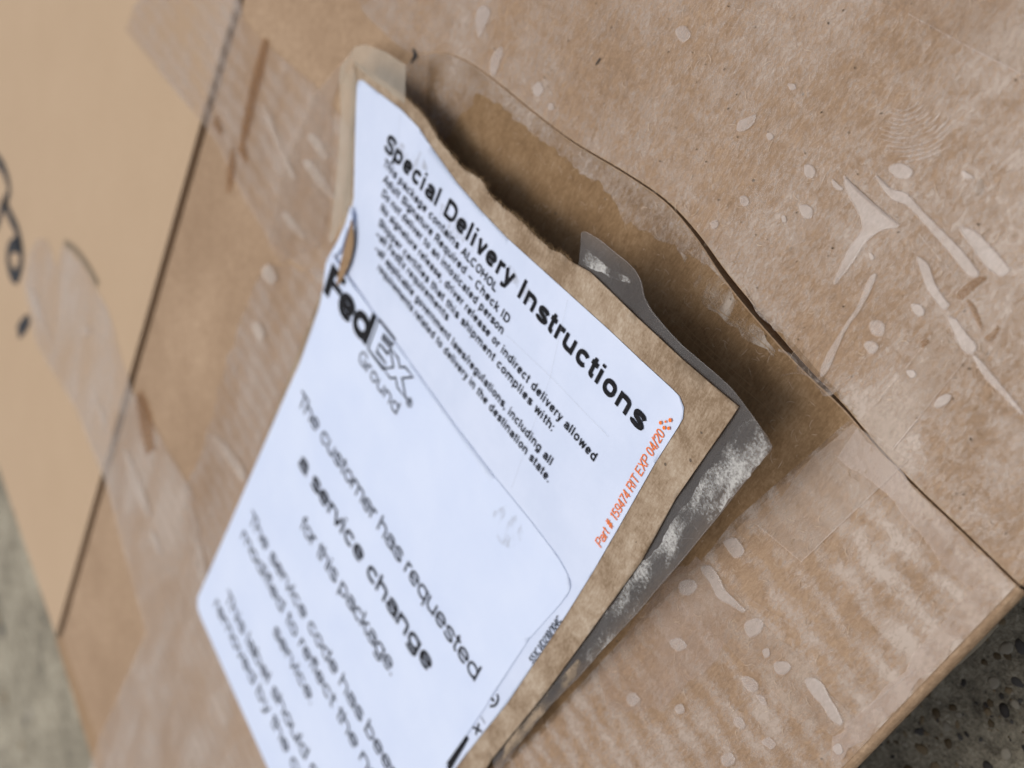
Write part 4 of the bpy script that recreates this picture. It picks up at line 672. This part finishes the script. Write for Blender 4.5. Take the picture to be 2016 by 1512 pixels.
def put_text(parent, text, p0, p1, cap, w, mat='ink', dz=0.20, track=0.0, name='printed_line', plane=None):
    """set a line of lettering from p0 to p1 (sheet mm, baseline), cap height in mm"""
    st, total = letters(text, w, track)
    dx, dy = p1[0] - p0[0], p1[1] - p0[1]; L = math.hypot(dx, dy); ux, uy = dx / L, dy / L; vx, vy = -uy, ux
    kx = L / total; bm = bmesh.new()
    for i, s_ in enumerate(st):
        q = [(px * kx, py * cap) for px, py in s_]
        # keep the stem weight even when a line is condensed
        wd = w * (cap * 0.45 + kx * 0.55)
        z_ = dz + (i % 5) * 0.004
        ribbon(bm, q, wd, lambda X_, Y_: sheet(p0[0] + ux * X_ + vx * Y_, p0[1] + uy * X_ + vy * Y_, z_))
    bmesh.ops.recalc_face_normals(bm, faces=bm.faces[:])
    return link(name, bm_mesh(bm, name), mat, parent)
put_text(ls, 'Special Delivery Instructions', (165.2, 86.7), (79.3, 83.3), 3.55, 0.185, track=0.02)
for text, p0, p1 in [
    ('This package contains ALCOHOL', (163.4, 89.3), (120.0, 87.8)), ('Adult Signature Required - Check ID', (161.6, 91.8), (113.8, 90.0)),
    ('Do not deliver to an intoxicated person', (160.3, 94.3), (113.9, 92.4)), ('No signature release, driver release or indirect delivery allowed', (159.0, 96.8), (83.6, 93.8)),
    ('Shipper certifies that this shipment complies with:', (157.8, 99.5), (93.8, 96.8)), ('-all FedEx requirements', (157.2, 101.8), (127.9, 100.4)),
    ('-all applicable government laws/regulations, including all', (155.9, 104.3), (90.7, 101.5)), ('requirements related to delivery in the destination state.', (152.6, 106.7), (89.3, 104.1))]:
    put_text(ls, text, p0, p1, 1.6, 0.165, 'ink', track=0.05)

put_text(ls, 'Part # 159474 RIT EXP 04/20', (74.06, 103.29), (75.34, 80.23), 1.75, 0.115, 'ink_orange')
dots = bmesh.new()
for (a, b), r_ in zip([(77.06, 79.37), (75.89, 77.81), (76.07, 79.48), (76.42, 78.58), (75.37, 78.93)], (0.30, 0.32, 0.30, 0.20, 0.28)):
    dots.faces.new([dots.verts.new(sheet(a + r_ * math.cos(q * math.pi / 8), b + r_ * math.sin(q * math.pi / 8), 0.31)) for q in range(16)])
link('printed_dots', bm_mesh(dots, 'printed_dots'), 'ink_orange', ls)
put_text(ls, '551C1/D210/104C', (73, 131.17), (72.83, 119.48), 1.35, 0.13, 'ink_grey')
def strokes(parent, name, lines, mat, dz=0.20):
    bm = bmesh.new()
    for pts, wd in lines: ribbon(bm, pts, wd, lambda a, b: sheet(a, b, dz))
    return link(name, bm_mesh(bm, name), mat, parent)
strokes(ls, 'printed_bracket', [([(78.35, 166.57), (76.24, 166.13), (76.24, 156.45)], [0.5, 0.9, 0.9])], 'ink')
strokes(ls, 'printed_mark', [([(76.67, 153.92), (74.28, 152.13)], 0.45), ([(75.01, 154.09), (75.74, 151.7)], 0.45), ([(76.18, 150.17), (74.66, 150.2)], 0.15)], 'ink_grey')
strokes(ls, 'printed_mark', [(spline([(75.71, 146.5), (74.93, 145.15), (75.08, 143.58), (75.82, 143.09)], 4), 0.45), ([(76.44, 145.1), (75.56, 144.81)], 0.5)], 'ink_grey')
# smudges and light creases in the tape over the label
lifted('grey_smudge', jag([(96.52, 117.9), (94.6, 114.67), (90.38, 113.45), (87.75, 115.7), (88.71, 119.93), (91.93, 121.45), (95.35, 120.54)], 0.8, 2), 0.26, 'dirt', ls, 3)
lifted('grey_smudge', jag([(120.32, 81.99), (113.89, 81.51), (109.74, 82.6), (113.36, 84.31), (118.71, 84.03)], 0.8, 2), 0.13, 'dirt', ls, 3)
lifted('grey_smudge', jag([(142.66, 84.4), (131.7, 83.57), (127.11, 84.7), (134.84, 86.85), (141.62, 87.04)], 0.8, 2), 0.13, 'dirt', ls, 3)
lifted('grey_smudge', jag([(164.5, 83.59), (153.87, 80.5), (148.78, 81.73), (157.03, 84.68), (162.71, 85.92)], 0.8, 2), 0.13, 'dirt', ls, 3)
M['crease'] = tape('faint crease in clear tape', 0.22, 0.10, white=(0.45, 0.47, 0.52), tint=(1, 1, 1))
for ln in [([(104.34, 77.44), (99.74, 90.14)], 0.12), ([(112.81, 91.54), (99.26, 89.73), (83.76, 88.43)], 0.10), ([(99.74, 90.14), (95.54, 111.26)], 0.10), ([(164.11, 78.34), (160.44, 84.52)], 0.12)]:
    strokes(ls, 'tape_crease', [ln], 'crease', 0.26)

service = empty('service_change_label', 'plain white service change sticker overlapping the lower part of the delivery label', 'label')
def bubble(a, b):                                            # the top left corner has buckled up
    d2 = ((a - 163) / 9.0) ** 2 + ((b - 116) / 9.0) ** 2
    return 0.4 * math.exp(-d2)
sv_pts = [(168.71, 114.61), (167.46, 113.85), (164.7, 114.08), (159.98, 114.28), (152.64, 114.22), (132.23, 113.98), (113.85, 113.76), (100.23, 113.16), (87.99, 112.2), (80.1, 111.91), (77.48, 112.23), (75.7, 112.71), (74.89, 113.53), (74.63, 115.23), (74.9, 118.46), (75.54, 122.73), (76.31, 128.47)] + [(76.4, 145), (76.5, 166), (76.5, 200), (78.0, 226), (80, 229), (86, 229.6), (118.8, 229.6), (142, 229.8), (166, 229.8), (169, 229.4), (170.6, 227), (169.8, 215), (168.8, 198), (167.2, 169), (166.2, 150), (165.6, 142)] + [(166.01, 131.35), (166.24, 125.96), (167.5, 121.45), (169.25, 117.38), (169.3, 115.56)]
sv = lifted('label_sheet', sv_pts, 0.20, 'paper_top', service, 2.5, 0.05, bubble)
def sv_text(text, p0, p1, cap, w, mat='ink', track=0.0): 
    return put_text(sv, text, p0, p1, cap, w, mat, 0.30, track)
sv_text('The customer has requested', (160.9, 149.6), (81.3, 146.6), 3.8, 0.115, 'ink_grey', -0.055)
sv_text('a service change', (152.4, 160.4), (91.6, 157.2), 4.2, 0.148, 'ink', -0.05)
sv_text('for this package.', (143.2, 171.2), (99.0, 168.0), 4.0, 0.115, 'ink_grey', -0.055)
sv_text('The service code has been', (161.9, 188.6), (84.2, 184.6), 3.7, 0.11, 'ink_grey', -0.055)
sv_text('modified to reflect the new', (162.3, 194.9), (84.2, 191.4), 3.7, 0.11, 'ink_grey', -0.055)
sv_text('service.', (137.3, 200.8), (115.5, 199.8), 3.7, 0.11, 'ink_grey', -0.055)
sv_text('This label should only be', (159.2, 214.6), (86.0, 211.2), 3.9, 0.11, 'ink_grey', -0.055)
sv_text('removed by the customer.', (162.4, 220.8), (84.0, 217.6), 3.9, 0.11, 'ink_grey', -0.055)
# the printed logo: solid heavy letters, then outlined ones, then a light line below
def block(parent, polys, mat, dz, name):
    bm = bmesh.new()
    for p in polys:
        f_ = bm.faces.new([bm.verts.new((x, y, 0)) for x, y in p])
    bmesh.ops.triangulate(bm, faces=bm.faces[:], ngon_method='EAR_CLIP')
    for v in bm.verts: v.co = sheet(v.co.x, v.co.y, dz + bubble(v.co.x, v.co.y))
    bmesh.ops.recalc_face_normals(bm, faces=bm.faces[:])
    return link(name, bm_mesh(bm, name), mat, parent)
LG0, LGU, LGV = (166.6, 122.6), (-36.0, -2.0), None
def lg(x, y, cap=7.2, Lw=36.0):
    """logo frame: x 0..1 along the word, y in cap heights"""
    ux, uy = -0.9982, -0.06
    return (LG0[0] + ux * x * Lw + uy * -1 * y * cap * 0.0 + 0.06 * y * cap, LG0[1] + uy * x * Lw - 0.9982 * y * cap)
F_ = [(0, 0), (0, 1), (0.19, 1), (0.19, 0.80), (0.075, 0.80), (0.075, 0.62), (0.185, 0.62), (0.185, 0.42), (0.075, 0.42), (0.075, 0)]
block(sv, [[lg(*q) for q in F_]], 'ink', 0.30, 'logo_letter')
def logo_strokes(lines, wd, dz=0.30, mat='ink'):
    bm = bmesh.new()
    for i, pts in enumerate(lines):
        ribbon(bm, [lg(*q) for q in pts], wd, lambda a, b: sheet(a, b, dz + i * 0.004 + bubble(a, b)))
    bmesh.ops.recalc_face_normals(bm, faces=bm.faces[:])
    return link('logo_letter', bm_mesh(bm, 'logo_letter'), mat, sv)
logo_strokes([se(0.275, 0.36, 0.068, 0.27, 0, 325, 24, 2.2), [(0.20, 0.36), (0.345, 0.36)]], 1.75)
logo_strokes([se(0.455, 0.36, 0.068, 0.27, 0, 360, 24, 2.2), [(0.536, 0.0), (0.536, 1.0)]], 1.8)
E_ = [(0.585, 0), (0.585, 1), (0.775, 1), (0.775, 0.80), (0.665, 0.80), (0.665, 0.68), (0.765, 0.68), (0.765, 0.47), (0.665, 0.47), (0.665, 0.20), (0.775, 0.20), (0.775, 0)]
X_ = [(0.775, 0), (0.85, 0.34), (0.765, 0.68), (0.86, 0.68), (0.90, 0.52), (0.94, 0.68), (1.03, 0.68), (0.95, 0.34), (1.04, 0), (0.94, 0), (0.90, 0.17), (0.86, 0)]
for pl in (E_, X_):
    logo_strokes([pl + [pl[0]] + [pl[1]]], 0.42)
put = sv_text('Ground', (147.2, 125.6), (129.6, 125.2), 2.9, 0.10, 'ink_grey')
sv_text('@', (128.9, 121.2), (126.9, 121.1), 1.9, 0.11, 'ink_grey')
# added brown sheet standing in for the gap under the buckled sticker
sl = spline([(165.52, 103.45), (162.65, 106.23), (161.23, 110.04), (161.13, 113.44), (161.84, 117.5), (162.81, 116.9), (163.71, 113.37), (164.46, 109.4), (165.05, 106.01)], 3, True)
lifted('buckle_gap', sl, 0.95, 'kraft_inner', service, 1.5, 0.1, lambda a, b: 0.1 * math.sin(a))
lifted('curled_edge', [(167.86, 101.67), (165.32, 103.06), (165.86, 106.57), (165.29, 110.62), (166.45, 113.13), (168.52, 114.87), (167.58, 110.3), (167.14, 105.55)], 0.9, 'paper_top', service, 1.5, 0.1)
